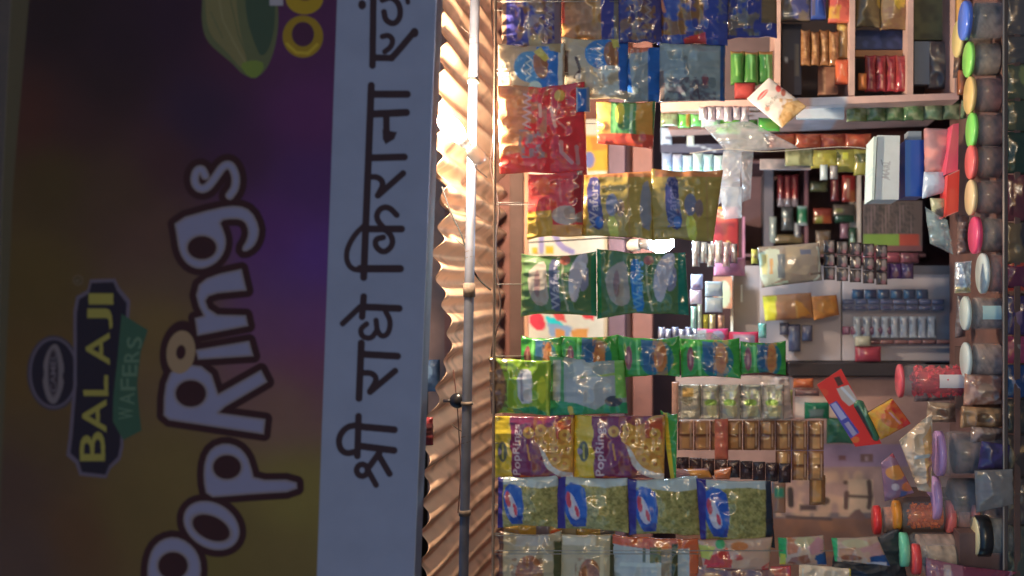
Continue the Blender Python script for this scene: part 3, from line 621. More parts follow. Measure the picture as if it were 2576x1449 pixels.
# --- the cluster at the far end (top of the picture)
def one(label, c, y, base, ops, seed, cat='snack packet', X=None, **kw):
    cc = np.array(c if hasattr(c[0], '__len__') else ((c[0], c[1]), (c[2], c[3])), float)
    r = strip('snack_packet', label, cat, y, cc[:, 0].min(), cc[:, 1].mean())
    pk(c, y, base, ops, parent=r, name='packet_body', seed=seed, **kw); hook(r, cc[:, 0].min()+4, cc[:, 1].mean(), y); return r
def squig(x, y0, y1, w, c, lw=3):
    n = max(3, int(abs(y1-y0)/9)); return ('s', [(x+(w if i % 2 else -w), y0+(y1-y0)*i/n) for i in range(n+1)], lw, c)
brown = (104, 76, 50); navy = (48, 48, 118); blu = (22, 84, 160)
one('dark blue and brown mixture packet at the awning end of its row', (1262, -100, 1412, 150), 2.2, navy, [('r', 1250, -110, 1276, 160, (98, 78, 66)), ('n', 1300, -60, 1392, 140, brown, 16, .9), ('n', 1330, -60, 1400, 120, (120, 116, 116), 12, .6), squig(1385, 0, 85, 8, (120, 118, 136)), ('r', 1396, -80, 1412, 150, (96, 84, 100)), ('e', 1350, 110, 16, 18, (120, 110, 80))], 71)
one('blue and cream namkeen packet with blue oval badge nearest the awning', (1256, 108, 1420, 240), 2.19, (120, 112, 102), [('n', 1250, 110, 1300, 240, (150, 142, 126), 20, .5), ('r', 1352, 120, 1408, 232, (28, 84, 160)), ('e', 1340, 172, 42, 40, (46, 96, 150)), ('e', 1364, 168, 18, 34, (112, 76, 58), -10), ('p', [(1345, 135), (1362, 120), (1385, 150), (1375, 160)], (140, 138, 66)), squig(1335, 145, 205, 6, (140, 160, 176)), ('s', smooth_pts([(1284, 190), (1290, 210), (1276, 232), (1300, 240)], 1), 7, (70, 52, 48)), ('e', 1350, 222, 16, 14, (126, 150, 160)), ('r', 1406, 110, 1416, 230, (150, 160, 166)), ('p', [(1380, 110), (1412, 110), (1412, 135), (1385, 130)], (120, 110, 90))], 72)
one('red namkeen packet with brown chips and yellow spot above the red crisps', ((1252, 212), (1472, 205), (1478, 445), (1256, 440)), 2.185, (146, 38, 46), [('p', [(1245, 205), (1330, 212), (1330, 300), (1305, 420), (1250, 425)], (116, 86, 64)), ('n', 1250, 210, 1380, 400, (130, 100, 72), 18, .8), squig(1330, 240, 325, 9, (130, 126, 140), 5), ('e', 1410, 243, 13, 15, (150, 138, 64)), ('s', [(1362, 268), (1364, 296)], 8, (160, 140, 130)), ('s', [(1390, 275), (1402, 322)], 8, (158, 130, 130)), ('s', [(1412, 265), (1398, 300), (1425, 325)], 6, (150, 100, 104)), ('s', [(1415, 360), (1416, 385), (1440, 410)], 10, (140, 110, 116)), ('s', [(1452, 370), (1456, 412)], 9, (134, 100, 108)), ('n', 1310, 330, 1375, 400, (92, 98, 112), 10, .9), ('p', [(1260, 395), (1310, 385), (1330, 440), (1250, 445)], (140, 50, 44))], 73, bulge=.024)
one('brown and tan mixture packet with a navy band second from the awning', (1412, -100, 1562, 108), 2.21, (112, 84, 52), [('n', 1420, -90, 1520, 100, (140, 108, 70), 18, .7), ('r', 1514, -110, 1546, 150, (48, 52, 120)), ('r', 1410, -100, 1422, 60, (150, 70, 66)), ('r', 1546, -100, 1566, 110, (92, 88, 84))], 74)
one('cream packet with blue oval badge below the brown and tan one', (1414, 96, 1580, 250), 2.2, (126, 122, 112), [('e', 1516, 138, 42, 40, (24, 88, 156)), ('e', 1540, 142, 18, 36, (112, 76, 54), -8), squig(1512, 112, 172, 7, (134, 150, 170)), ('r', 1558, 96, 1584, 230, (20, 74, 150)), ('s', [(1452, 150), (1464, 182), (1448, 198)], 8, (62, 50, 46)), ('r', 1420, 130, 1432, 190, (70, 54, 50)), ('n', 1495, 170, 1560, 240, (140, 158, 170), 14, .8), ('p', [(1535, 90), (1550, 90), (1560, 120), (1545, 125)], (140, 138, 66)), ('e', 1458, 196, 8, 7, (160, 160, 160))], 75)
one('small blue sachet with pale border over the red packet', (1450, 218, 1484, 282), 2.17, (28, 80, 150), [('r', 1440, 210, 1454, 290, (140, 150, 166)), ('r', 1440, 210, 1490, 224, (120, 124, 130)), ('r', 1476, 210, 1490, 290, (100, 110, 140))], 76, bulge=.006, cat='sachet')
one('navy and brown mixture packet hanging third from the awning', (1556, -110, 1664, 108), 2.2, (52, 50, 104), [('n', 1560, -90, 1650, 100, brown, 14, .9), squig(1632, 0, 60, 7, (112, 108, 122)), ('n', 1590, 20, 1640, 110, (112, 104, 96), 9, .5)], 77)
one('grey packet with a broad blue stripe beside the cream ones', (1572, 118, 1662, 258), 2.215, (108, 120, 130), [('r', 1632, 100, 1660, 270, (18, 74, 146)), ('p', [(1565, 118), (1636, 112), (1630, 132), (1572, 136)], (170, 96, 72)), ('e', 1604, 228, 8, 9, (70, 84, 90)), ('n', 1570, 120, 1632, 250, (84, 94, 104), 16, .4), ('p', [(1560, 130), (1584, 150), (1592, 235), (1566, 230)], (18, 74, 146))], 78)
one('wide navy snack packet with brown and red printing over the grey one', (1655, -110, 1832, 118), 2.21, (46, 56, 122), [('n', 1655, -100, 1770, 90, (104, 76, 48), 22, 1), ('r', 1772, -110, 1808, 120, (42, 56, 128)), ('p', [(1720, 100), (1742, 92), (1775, 84), (1778, 122), (1725, 125)], (180, 46, 44)), ('n', 1800, -100, 1835, 60, (90, 94, 96), 12, .8), ('s', [(1664, 5), (1672, 32)], 9, (190, 120, 92))], 79)
one('large slate grey packet hanging in front of the corner shelf', (1658, 110, 1824, 256), 2.22, (104, 118, 128), [('r', 1812, 100, 1832, 260, (34, 66, 118)), ('n', 1660, 200, 1800, 256, (70, 62, 78), 10, .8), ('s', [(1726, 150), (1728, 190)], 10, (80, 90, 100)), ('s', [(1752, 210), (1760, 250)], 5, (72, 66, 80)), ('e', 1775, 205, 8, 14, (100, 62, 74)), ('e', 1792, 212, 10, 14, (84, 98, 108)), ('r', 1655, 180, 1672, 260, (94, 84, 84)), ('n', 1670, 120, 1810, 200, (118, 134, 144), 24, .6)], 80, bulge=.02)
one('yellow and green snack packet with a red lower edge beside the cooler boxes', ((1500, 252), (1648, 256), (1640, 376), (1502, 360)), 2.225, (62, 112, 72), [('r', 1495, 250, 1538, 340, (176, 140, 76)), ('e', 1562, 288, 11, 28, (150, 156, 56)), ('r', 1586, 262, 1594, 340, (112, 148, 128)), ('r', 1602, 250, 1646, 350, (150, 114, 50)), ('p', [(1495, 336), (1600, 340), (1648, 340), (1640, 380), (1500, 364)], (150, 60, 46)), ('r', 1642, 255, 1652, 340, (40, 90, 60))], 81)
one('navy sachet with brown print high in the corner beside the shelf', (1828, -100, 1955, 96), 2.23, (46, 52, 118), [('n', 1830, -90, 1910, 90, (92, 86, 70), 15, .8), ('r', 1915, -100, 1955, 60, (96, 80, 60)), ('e', 1855, 55, 20, 18, (84, 80, 84))], 82)
# --- bottom row cluster (the near end)
one('pale packet with a brown bowl picture nearest the awning at the left end', (1256, 1338, 1412, 1600), 2.2, (134, 128, 112), [('e', 1335, 1440, 34, 48, (126, 82, 52)), ('n', 1290, 1400, 1370, 1500, (90, 54, 38), 10, .6), ('r', 1250, 1330, 1268, 1600, (84, 62, 56)), ('r', 1300, 1340, 1380, 1370, (132, 132, 134)), ('r', 1394, 1360, 1420, 1600, (60, 62, 36))], 91, bulge=.02)
one('second pale packet with brown bowl picture and olive band', (1408, 1345, 1545, 1600), 2.2, (134, 130, 112), [('e', 1486, 1440, 26, 40, (124, 80, 50)), ('n', 1450, 1400, 1520, 1480, (90, 54, 38), 10, .6), ('r', 1410, 1345, 1500, 1368, (150, 154, 150)), ('r', 1535, 1345, 1560, 1600, (54, 56, 36)), ('s', [(1516, 1380), (1516, 1500)], 10, (170, 168, 150))], 92, bulge=.02)
one('gold and dark packet showing between peas bags and pale packets', (1268, 1316, 1450, 1368), 2.235, (132, 108, 46), [('r', 1350, 1310, 1385, 1370, (84, 76, 86)), ('e', 1400, 1338, 14, 10, (170, 76, 40)), ('r', 1415, 1330, 1450, 1370, (116, 112, 100))], 93, bulge=.008)
one('gold packet with grey end below the second peas bag', (1450, 1322, 1545, 1372), 2.24, (132, 112, 50), [('r', 1512, 1320, 1545, 1372, (82, 80, 84)), ('n', 1450, 1320, 1510, 1372, (98, 70, 44), 12, .5)], 94, bulge=.008)
one('orange topped packet with grey blocks below the third peas bag', ((1540, 1345), (1758, 1352), (1758, 1600), (1540, 1600)), 2.205, (126, 138, 148), [('p', [(1530, 1335), (1760, 1342), (1756, 1378), (1640, 1380), (1535, 1366)], (176, 82, 44)), ('r', 1618, 1376, 1626, 1410, (70, 80, 70)), ('r', 1636, 1374, 1665, 1412, (66, 72, 44)), ('r', 1690, 1366, 1706, 1600, (50, 54, 36)), ('r', 1560, 1412, 1690, 1422, (138, 152, 160)), ('r', 1735, 1370, 1762, 1600, (150, 76, 46)), ('r', 1664, 1378, 1690, 1600, (104, 96, 86))], 95, bulge=.016)
one('red orange and cream sweet packet below the last peas bag', ((1755, 1358), (1942, 1352), (1935, 1432), (1770, 1432)), 2.18, (196, 164, 150), [('p', [(1775, 1400), (1830, 1372), (1842, 1412), (1770, 1420)], (200, 64, 56)), ('p', [(1780, 1418), (1842, 1400), (1840, 1425), (1775, 1428)], (176, 34, 44)), ('p', [(1755, 1368), (1800, 1372), (1785, 1405), (1755, 1398)], (168, 176, 80)), ('e', 1860, 1370, 22, 9, (206, 130, 76)), ('e', 1812, 1366, 12, 10, (60, 140, 90)), ('e', 1858, 1396, 12, 8, (196, 90, 86)), ('p', [(1915, 1424), (1940, 1410), (1942, 1434), (1918, 1440)], (176, 40, 50)), ('n', 1840, 1370, 1940, 1430, (220, 190, 170), 11, .6)], 96, bulge=.02, cat='sweet packet')
one('dull red and mauve packet at the bottom edge below the sweets', (1740, 1425, 1990, 1560), 2.19, (96, 72, 82), [('e', 1790, 1450, 26, 10, (190, 140, 60)), ('p', [(1930, 1412), (1990, 1420), (1990, 1450), (1950, 1450)], (160, 36, 46)), ('n', 1750, 1425, 1980, 1560, (130, 96, 86), 18, .6)], 97, bulge=.012)
one('green tipped noodle packet with blue and pink print on the left', ((1958, 1352), (2074, 1346), (2078, 1424), (1962, 1420)), 2.16, (176, 150, 136), [('r', 1950, 1345, 1978, 1400, (40, 136, 74)), ('r', 1962, 1390, 1976, 1425, (190, 196, 50)), ('p', [(1980, 1352), (2012, 1356), (2004, 1384), (1980, 1392)], (206, 130, 84)), ('e', 2024, 1360, 26, 11, (206, 198, 158)), ('p', [(2030, 1370), (2058, 1350), (2074, 1360), (2070, 1386), (2040, 1390)], (168, 122, 136)), ('p', [(2050, 1392), (2082, 1384), (2082, 1422), (2046, 1414)], (30, 66, 118)), ('p', [(1990, 1398), (2030, 1388), (2040, 1412), (1980, 1418)], (120, 72, 56)), ('e', 2046, 1410, 9, 7, (196, 160, 140))], 98, bulge=.016, cat='noodle packet')
one('green tipped noodle packet lying over the black bag', ((2090, 1354), (2208, 1352), (2238, 1424), (2098, 1412)), 2.15, (176, 150, 134), [('r', 2080, 1350, 2106, 1418, (44, 146, 88)), ('e', 2150, 1364, 34, 9, (200, 192, 160)), ('p', [(2110, 1376), (2150, 1372), (2140, 1394), (2108, 1400)], (200, 144, 108)), ('p', [(2160, 1376), (2210, 1362), (2222, 1396), (2180, 1400)], (170, 130, 134)), ('p', [(2186, 1396), (2228, 1394), (2240, 1424), (2190, 1418)], (26, 60, 112)), ('e', 2140, 1400, 26, 9, (126, 76, 56)), ('e', 2178, 1392, 10, 9, (190, 160, 150)), ('r', 2178, 1412, 2230, 1424, (150, 150, 168))], 99, bulge=.016, cat='noodle packet')
# ================================================================ behind the packets
def fl(name, c, y, base, ops, label, cat, thick=.02, mat=None, step=4, group=None, **kw):
    return slab(name, c, y, base, ops, thick=thick, mat=mat or PAPER, step=step, label=label, cat=cat, group=group, **kw)
# bright printed poster on the lintel, behind the strips
fl('poster', (1330, 300, 1528, 905), 2.9, (236, 226, 210), [('p', [(1470, 340), (1530, 340), (1530, 430), (1478, 432)], (250, 190, 70)), ('p', [(1485, 345), (1530, 345), (1530, 375), (1490, 380)], (240, 150, 70)), ('e', 1482, 402, 14, 20, (92, 96, 140)),
    ('s', [(1362, 592), (1362, 630)], 15, (120, 112, 150)), ('s', smooth_pts([(1395, 590), (1410, 620), (1440, 634)], 1), 14, (120, 112, 150)), ('r', 1338, 622, 1352, 640, (240, 190, 60)), ('r', 1372, 620, 1392, 640, (240, 190, 60)), ('r', 1420, 580, 1470, 600, (232, 200, 150)),
    ('p', smooth_pts([(1330, 790), (1362, 785), (1372, 810), (1370, 830), (1350, 832), (1332, 815)], 1, True), (214, 60, 80)), ('p', [(1372, 795), (1400, 800), (1418, 818), (1412, 826), (1392, 824), (1376, 812)], (30, 180, 190)), ('p', [(1384, 780), (1415, 778), (1424, 810), (1400, 806)], (210, 80, 80)), ('s', [(1420, 778), (1450, 776), (1464, 784)], 12, (240, 180, 60)), ('p', [(1464, 778), (1498, 780), (1494, 806), (1466, 800)], (200, 60, 66)),
    ('p', [(1376, 812), (1440, 822), (1430, 850), (1384, 846)], (110, 130, 160)), ('p', [(1396, 826), (1420, 830), (1420, 860), (1400, 860)], (206, 140, 80)), ('p', [(1436, 830), (1480, 825), (1478, 850), (1440, 850)], (190, 130, 70))],
   'glaring cream poster with yellow, red and turquoise print high behind the strips', 'poster', thick=.004, g=1.05)
box('batten', 1318, 300, 1328, 905, 2.885, 2.9, (205, 150, 120), WOOD, label='narrow pale wooden batten along the awning edge of the poster', cat='batten')
box('dark gap', 1282, 428, 1316, 900, 2.87, 2.9, (70, 48, 42), WOOD, label='dark brown strip standing for the shaded gap between awning and poster', cat='dark gap')  # dark strip added for the shade in the gap behind the awning
# ---- corner shelf unit, at the top of the picture
u = empty('shelf_unit', tuple(at(2300, 120, 2.42)), 'pinkish white corner shelving stocked with amber and red packets', 'shelf unit')
slab('side_panel', ((1662, 258), (2412, 234), (2412, 250), (1662, 279)), 2.42, (168, 136, 130), [('r', 2040, 230, 2130, 290, (160, 156, 168)), ('r', 1662, 250, 1780, 290, (176, 142, 134))], mat=WOOD, thick=.4, step=6, parent=u)
for Xs, w in ((1950, 13), (2138, 12), (2284, 13)):
    slab('shelf', ((Xs+3, -330), (Xs+w+3, -330), (Xs+w, 240), (Xs-2, 240)), 2.422, (158, 128, 120), [], mat=WOOD, thick=.36, step=8, parent=u)
box('back_panel', 1662, -330, 2412, 262, 2.80, 2.81, (70, 58, 62), WOOD, u)
box('base_panel', 2400, -330, 2412, 236, 2.423, 2.8, (160, 130, 120), WOOD, u)
def goods(lst, y, group, cat, mat=PLASTIC, name='packet', **kw):
    for i, (c, base, ops, lab) in enumerate(lst):
        slab(name, c, y+.004*(i % 3), base, ops, mat=mat, bulge=kw.get('bulge', .012), crink=kw.get('crink', .005), step=3.5, seed=200+i*7+int(y*100), label=lab, cat=cat, group=group, pinch=.06, thick=kw.get('thick', .006), g=kw.get('g', .82))
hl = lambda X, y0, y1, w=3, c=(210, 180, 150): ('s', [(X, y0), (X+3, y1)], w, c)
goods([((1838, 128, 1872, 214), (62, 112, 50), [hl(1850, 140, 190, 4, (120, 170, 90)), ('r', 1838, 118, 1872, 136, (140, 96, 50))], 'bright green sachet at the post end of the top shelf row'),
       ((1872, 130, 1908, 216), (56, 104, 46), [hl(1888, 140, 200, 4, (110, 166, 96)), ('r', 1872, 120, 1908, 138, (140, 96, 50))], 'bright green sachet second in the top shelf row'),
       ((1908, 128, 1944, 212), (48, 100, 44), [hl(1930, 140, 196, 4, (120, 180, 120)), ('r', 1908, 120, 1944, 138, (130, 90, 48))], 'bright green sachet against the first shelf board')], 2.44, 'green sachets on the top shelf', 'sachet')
fl('packet', (1848, 208, 1900, 246), 2.43, (112, 40, 40), [('e', 1875, 228, 16, 14, (130, 50, 48))], 'dark red packet lying under the green sachets', 'packet', bulge=.01)
fl('carton', (1968, 60, 2016, 238), 2.5, (62, 60, 70), [('r', 2000, 110, 2010, 190, (96, 88, 84)), ('r', 1968, 150, 1998, 238, (52, 44, 50)), ('e', 1978, 150, 3, 8, (150, 150, 160))], 'dark grey carton standing next to amber packets', 'carton')
amber = (150, 104, 66)
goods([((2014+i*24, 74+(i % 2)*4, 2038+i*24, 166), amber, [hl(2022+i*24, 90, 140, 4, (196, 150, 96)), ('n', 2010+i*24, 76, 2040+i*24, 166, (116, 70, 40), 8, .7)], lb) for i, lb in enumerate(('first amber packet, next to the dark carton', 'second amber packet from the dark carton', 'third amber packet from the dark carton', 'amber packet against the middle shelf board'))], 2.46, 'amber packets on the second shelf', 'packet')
fl('carton', (2058, 168, 2108, 238), 2.5, (120, 82, 66), [('r', 2068, 176, 2078, 238, (150, 112, 88)), ('n', 2058, 168, 2108, 238, (96, 62, 50), 10, .6)], 'brown carton under the amber packets', 'carton')
fl('packet', (2102, 150, 2134, 210), 2.45, (186, 86, 50), [hl(2118, 165, 190, 4, (230, 150, 110))], 'orange packet with a bright glint beside the brown carton', 'packet', bulge=.012, crink=.005, mat=PLASTIC)
fl('packet', (2084, -60, 2138, 54), 2.44, (176, 84, 70), [('p', [(2080, 18), (2114, 16), (2110, 50), (2084, 46)], (190, 140, 56)), ('n', 2084, -60, 2138, 40, (150, 60, 56), 12, .7)], 'red packet with a yellow corner at the top edge', 'packet', bulge=.012, crink=.005, mat=PLASTIC)
fl('packet', (2040, -70, 2078, 46), 2.435, (36, 60, 128), [('r', 2040, -60, 2050, 40, (70, 66, 90))], 'plain blue packet at the top edge beside the red one', 'packet', bulge=.012, crink=.005, mat=PLASTIC)
fl('packet', (1962, -70, 2038, 50), 2.45, (96, 84, 76), [('n', 1965, -60, 2038, 50, (52, 56, 104), 20, .9)], 'brown and navy packet at the top edge left of the blue one', 'packet', bulge=.012, crink=.005, mat=PLASTIC)
fl('packet', (2106, 60, 2134, 146), 2.47, (126, 96, 56), [('e', 2118, 70, 8, 10, (170, 150, 80)), hl(2120, 80, 96, 3, (230, 200, 150))], 'olive yellow packet against the middle shelf board', 'packet', bulge=.01, crink=.004, mat=PLASTIC)
goods([((2152, -60, 2214, 70), (112, 92, 62), [('n', 2150, -60, 2214, 70, (84, 70, 52), 14, .7), ('e', 2216, 4, 12, 18, (170, 140, 50))], 'khaki packet at the top edge above the navy box'),
       ((2214, -60, 2282, 76), (128, 100, 62), [('e', 2262, 6, 14, 20, (180, 150, 50)), ('n', 2214, 20, 2282, 76, (110, 76, 60), 14, .7)], 'khaki and yellow packet at the top edge beside it')], 2.45, 'khaki packets on the third shelf', 'packet')
fl('carton', (2152, 76, 2280, 124), 2.5, (50, 56, 84), [('n', 2152, 76, 2280, 124, (66, 74, 112), 16, .7)], 'long navy carton lying above the red packets', 'carton')
fl('carton', (2152, 126, 2280, 142), 2.49, (132, 92, 66), [], 'thin tan carton between the navy box and the red packets', 'carton')
goods([((2176+i*26, 138, 2203+i*26, 232), (156, 48, 56), [hl(2190+i*26, 190, 222, 4, (240, 170, 150)), ('r', 2176+i*26, 140, 2184+i*26, 190, (130, 60, 44)), ('n', 2178+i*26, 150, 2200+i*26, 230, (120, 30, 40), 9, .7)], lb) for i, lb in enumerate(('red glossy packet first in its row', 'red glossy packet second in its row', 'red glossy packet third in its row', 'red glossy packet against the third shelf board'))], 2.46, 'red packets on the third shelf', 'packet')
fl('packet', (2160, 184, 2180, 224), 2.44, (190, 110, 50), [], 'small amber packet at the end of the red row', 'packet', bulge=.01, mat=PLASTIC)
fl('carton', (2300, 104, 2338, 212), 2.52, (84, 92, 106), [], 'blue grey carton on the lowest shelf', 'carton')
fl('carton', (2300, -60, 2400, 100), 2.56, (72, 72, 56), [('n', 2300, -60, 2400, 100, (52, 52, 46), 24, .8)], 'dark olive carton on the lowest shelf at the top edge', 'carton')
fl('sack', (2334, 104, 2404, 222), 2.53, (58, 52, 56), [('n', 2334, 104, 2404, 222, (84, 80, 84), 16, .5)], 'black shiny sack beside the blue grey carton', 'sack', bulge=.012, crink=.008, mat=GLOSS)
fl('packet', (2408, -50, 2428, 78), 2.36, (176, 134, 74), [('r', 2408, 60, 2428, 100, (150, 140, 140))], 'tall tan packet behind the blue lid', 'packet', bulge=.008, mat=PLASTIC)
fl('packet', (2412, 176, 2432, 236), 2.36, (140, 80, 50), [('n', 2412, 176, 2432, 236, (84, 70, 60), 8, .6)], 'brown packet behind the tan lid', 'packet', bulge=.008, mat=PLASTIC)
# ---- right under the post
fl('carton', (2004, 246, 2124, 298), 2.47, (196, 208, 226), [('n', 2004, 246, 2040, 298, (150, 150, 166), 30, .6)], 'long pale blue carton under the shelf post', 'carton')
goods([((2130+i*48, 254, 2180+i*48, 306-i), ((112, 116, 56), (94, 124, 72), (84, 118, 78), (84, 122, 84), (100, 132, 110), (96, 122, 100))[i], [('n', 2128+i*48, 252, 2182+i*48, 308, (150, 160, 130), 10, .7), ('n', 2128+i*48, 252, 2182+i*48, 308, (52, 70, 48), 14, .5)], lb) for i, lb in enumerate(('olive packet next to the pale blue carton', 'leaf green packet second from the pale blue carton', 'leaf green packet third from the pale blue carton', 'leaf green packet fourth from the pale blue carton', 'sea green packet fifth from the pale blue carton', 'sea green packet next to the jars'))], 2.5, 'green packets lying below the post', 'packet')
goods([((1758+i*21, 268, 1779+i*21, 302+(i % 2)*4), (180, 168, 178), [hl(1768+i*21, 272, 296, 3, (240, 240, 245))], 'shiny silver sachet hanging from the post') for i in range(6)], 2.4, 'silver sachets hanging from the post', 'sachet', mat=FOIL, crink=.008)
fl('carton', (1810, 280, 1864, 334), 2.52, (232, 238, 246), [('r', 1810, 284, 1812, 330, (180, 190, 200))], 'brilliant white carton by the green bottles', 'carton')
goods([((1802, 300, 1862, 336), (116, 200, 70), [('e', 1830, 318, 22, 10, (150, 224, 100))], 'vivid green packet beside the white carton'), ((1908, 296, 1962, 330), (96, 190, 76), [('e', 1940, 318, 18, 8, (140, 212, 90))], 'vivid green packet under the white diamond packet'),
       ((1862, 300, 1906, 324), (60, 108, 56), [], 'darker green packet between the two vivid ones')], 2.47, 'green packets by the post', 'packet')
goods([((1662, 284, 1706, 318), (110, 130, 104), [('n', 1660, 284, 1706, 318, (84, 70, 56), 8, .6)], 'grey green sachet first beside the pink beam'), ((1706, 286, 1736, 322), (80, 150, 70), [('r', 1728, 286, 1738, 318, (206, 150, 66))], 'green sachet with an orange stripe'), ((1736, 286, 1766, 318), (86, 160, 90), [], 'plain green sachet beside the striped one'), ((1764, 284, 1812, 320), (150, 166, 160), [('n', 1764, 284, 1812, 320, (100, 150, 110), 9, .8)], 'pale green sachet next to the white carton')], 2.45, 'green sachets below the yellow and green packet', 'sachet')
goods([((1662, 320, 1690, 364), (142, 156, 180), [('r', 1674, 345, 1690, 350, (60, 66, 90))], 'steel blue box first in the far row'), ((1696, 316, 1722, 342), (150, 176, 196), [], 'light blue box second in the far row'), ((1728, 320, 1746, 366), (170, 178, 178), [], 'pale grey box third in the far row'), ((1758, 316, 1784, 338), (176, 192, 190), [], 'pale grey box fourth in the far row')], 2.9, 'pale boxes in the far row', 'box', mat=PAPER, bulge=.004, crink=0)
fl('tray', (1662, 362, 1830, 384), 2.92, (60, 62, 80), [('s', [(1730, 366), (1760, 368), (1800, 380)], 3, (150, 160, 176))], 'dark tray edge under the pale far boxes', 'tray')
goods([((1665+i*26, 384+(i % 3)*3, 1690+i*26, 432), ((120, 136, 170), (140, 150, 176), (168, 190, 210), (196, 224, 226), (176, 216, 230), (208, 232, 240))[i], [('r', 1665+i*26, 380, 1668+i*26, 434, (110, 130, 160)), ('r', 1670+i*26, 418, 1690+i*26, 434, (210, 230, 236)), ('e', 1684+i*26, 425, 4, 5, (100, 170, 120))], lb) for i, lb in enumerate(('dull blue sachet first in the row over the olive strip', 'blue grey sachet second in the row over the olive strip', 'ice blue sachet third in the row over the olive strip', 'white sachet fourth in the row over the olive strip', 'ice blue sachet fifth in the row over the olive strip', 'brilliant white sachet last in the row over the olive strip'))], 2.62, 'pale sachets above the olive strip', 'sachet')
# ---- clear film bags
slab('plastic_bag', ((1770, 318), (1880, 302), (2010, 372), (1830, 384)), 2.42, (150, 146, 150), [('n', 1760, 300, 2010, 390, (186, 186, 190), 14, .6)], mat=FILM, bulge=.025, crink=.016, seed=301, label='pale crumpled plastic bag sagging above the dark shelves', cat='plastic bag')
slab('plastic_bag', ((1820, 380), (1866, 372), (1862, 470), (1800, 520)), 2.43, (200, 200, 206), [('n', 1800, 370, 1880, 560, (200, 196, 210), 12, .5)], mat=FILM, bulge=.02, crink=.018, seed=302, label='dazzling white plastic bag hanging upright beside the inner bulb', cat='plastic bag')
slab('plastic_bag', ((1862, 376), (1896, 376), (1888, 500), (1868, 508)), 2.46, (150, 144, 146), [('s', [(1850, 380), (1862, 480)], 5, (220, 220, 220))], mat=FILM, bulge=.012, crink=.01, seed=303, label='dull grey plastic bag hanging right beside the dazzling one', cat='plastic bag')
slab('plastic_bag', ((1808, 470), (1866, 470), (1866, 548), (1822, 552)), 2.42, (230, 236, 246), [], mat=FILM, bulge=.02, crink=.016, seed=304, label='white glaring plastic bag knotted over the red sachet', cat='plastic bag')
# ---- middle rows over the dark shelves
goods([((1935+i*64, 336, 2000+i*64, 372), ((170, 66, 44), (176, 84, 56), (150, 64, 48), (176, 80, 58))[i], [('n', 1930+i*64, 336, 2000+i*64, 372, (206, 120, 80), 16, .7), ('n', 1930+i*64, 336, 2000+i*64, 372, (110, 34, 36), 20, .5)], lb) for i, lb in enumerate(('orange red packet lying first behind the clear bag', 'orange packet lying second from the clear bag', 'dull red packet lying third from the clear bag', 'orange packet lying next to the white handwritten box'))], 2.56, 'orange red packets lying in a row', 'packet')
goods([((1975, 374, 2046, 418), (112, 110, 78), [('n', 1975, 374, 2046, 418, (150, 150, 110), 14, .6)], 'grey olive packet first in the yellow row'), ((2040, 376, 2106, 424), (156, 146, 56), [('r', 2056, 378, 2066, 396, (196, 196, 90)), ('n', 2040, 376, 2106, 424, (116, 100, 50), 12, .5)], 'yellow packet second in the row'), ((2102, 374, 2152, 434), (140, 132, 62), [('r', 2118, 384, 2132, 402, (190, 190, 60)), ('e', 2104, 396, 10, 14, (60, 66, 40))], 'yellow packet with a dark spot in the middle of the row'), ((2148, 374, 2200, 442), (136, 130, 58), [('r', 2148, 386, 2180, 410, (70, 76, 46)), ('r', 2186, 386, 2200, 404, (176, 180, 50))], 'yellow packet against the white handwritten box')], 2.52, 'yellow packets lying in a row', 'packet')
fl('sachet', (2064, 414, 2082, 452), 2.5, (150, 158, 162), [], 'pale sachet dangling below the yellow row', 'sachet', bulge=.008, mat=PLASTIC)
fl('sachet', (2088, 416, 2108, 450), 2.5, (112, 104, 108), [('s', [(2096, 420), (2092, 445)], 4, (150, 146, 150))], 'dull grey sachet dangling beside the pale one', 'sachet', bulge=.008, mat=PLASTIC)
fl('shelf_strip', (1912, 400, 2040, 426), 2.56, (130, 116, 118), [('n', 1912, 400, 2040, 426, (96, 92, 96), 20, .7)], 'greyish film covered ledge above the maroon shelves', 'ledge')
tube('cord', [at(1735, 386, 2.4), at(1830, 372, 2.4), at(1920, 384, 2.4), at(2060, 372, 2.4), at(2140, 368, 2.4), at(2198, 376, 2.4)], .0011, (.5, .47, .42), MATTE, label='thin white cord slung under the orange packets', cat='cord')
# ---- back shelving
b = empty('back_shelves', tuple(at(2100, 530, 3.0)), 'dark maroon back shelving with pale edged boards', 'shelf unit')
for X0, X1, Ya, Yb, c in ((1922, 1946, 420, 640, (70, 66, 74)), (2024, 2034, 410, 640, (78, 50, 58)), (2156, 2167, 430, 640, (150, 140, 136)), (2176, 2186, 410, 640, (84, 52, 60)), (1868, 1874, 545, 690, (150, 100, 124))):
    box('shelf', X0, Ya, X1, Yb, 3.0, 3.35, c, WOOD, b)
for Ya in (404, 638):
    box('upright', 1874, Ya, 2330, Ya+8, 3.0, 3.36, (80, 56, 62), WOOD, b)
box('back_panel', 1870, 400, 2330, 650, 3.36, 3.37, (78, 54, 60), WOOD, b)
def shelfgoods(L, y, group):
    for i, (c, base, ops, lab) in enumerate(L):
        slab('packet', c, y, base, ops, mat=PLASTIC, bulge=.01, crink=.005, step=4, seed=400+i, label=lab, cat='packet', group=group, g=.45)  # g darkens these colours for the dim recess they stand in
shelfgoods([((1956+i*18, 440, 1973+i*18, 520), (130+6*i, 42, 50), [('r', 1950, 500, 2020, 525, (130, 116, 126)), hl(1960+i*18, 450, 490, 3, (150, 64, 66))], lb) for i, lb in enumerate(('dark red packet with pale foot, first on its board', 'dark red packet with pale foot, second on its board', 'dark red packet with pale foot, third on its board'))], 3.0, 'red packets with pale feet')
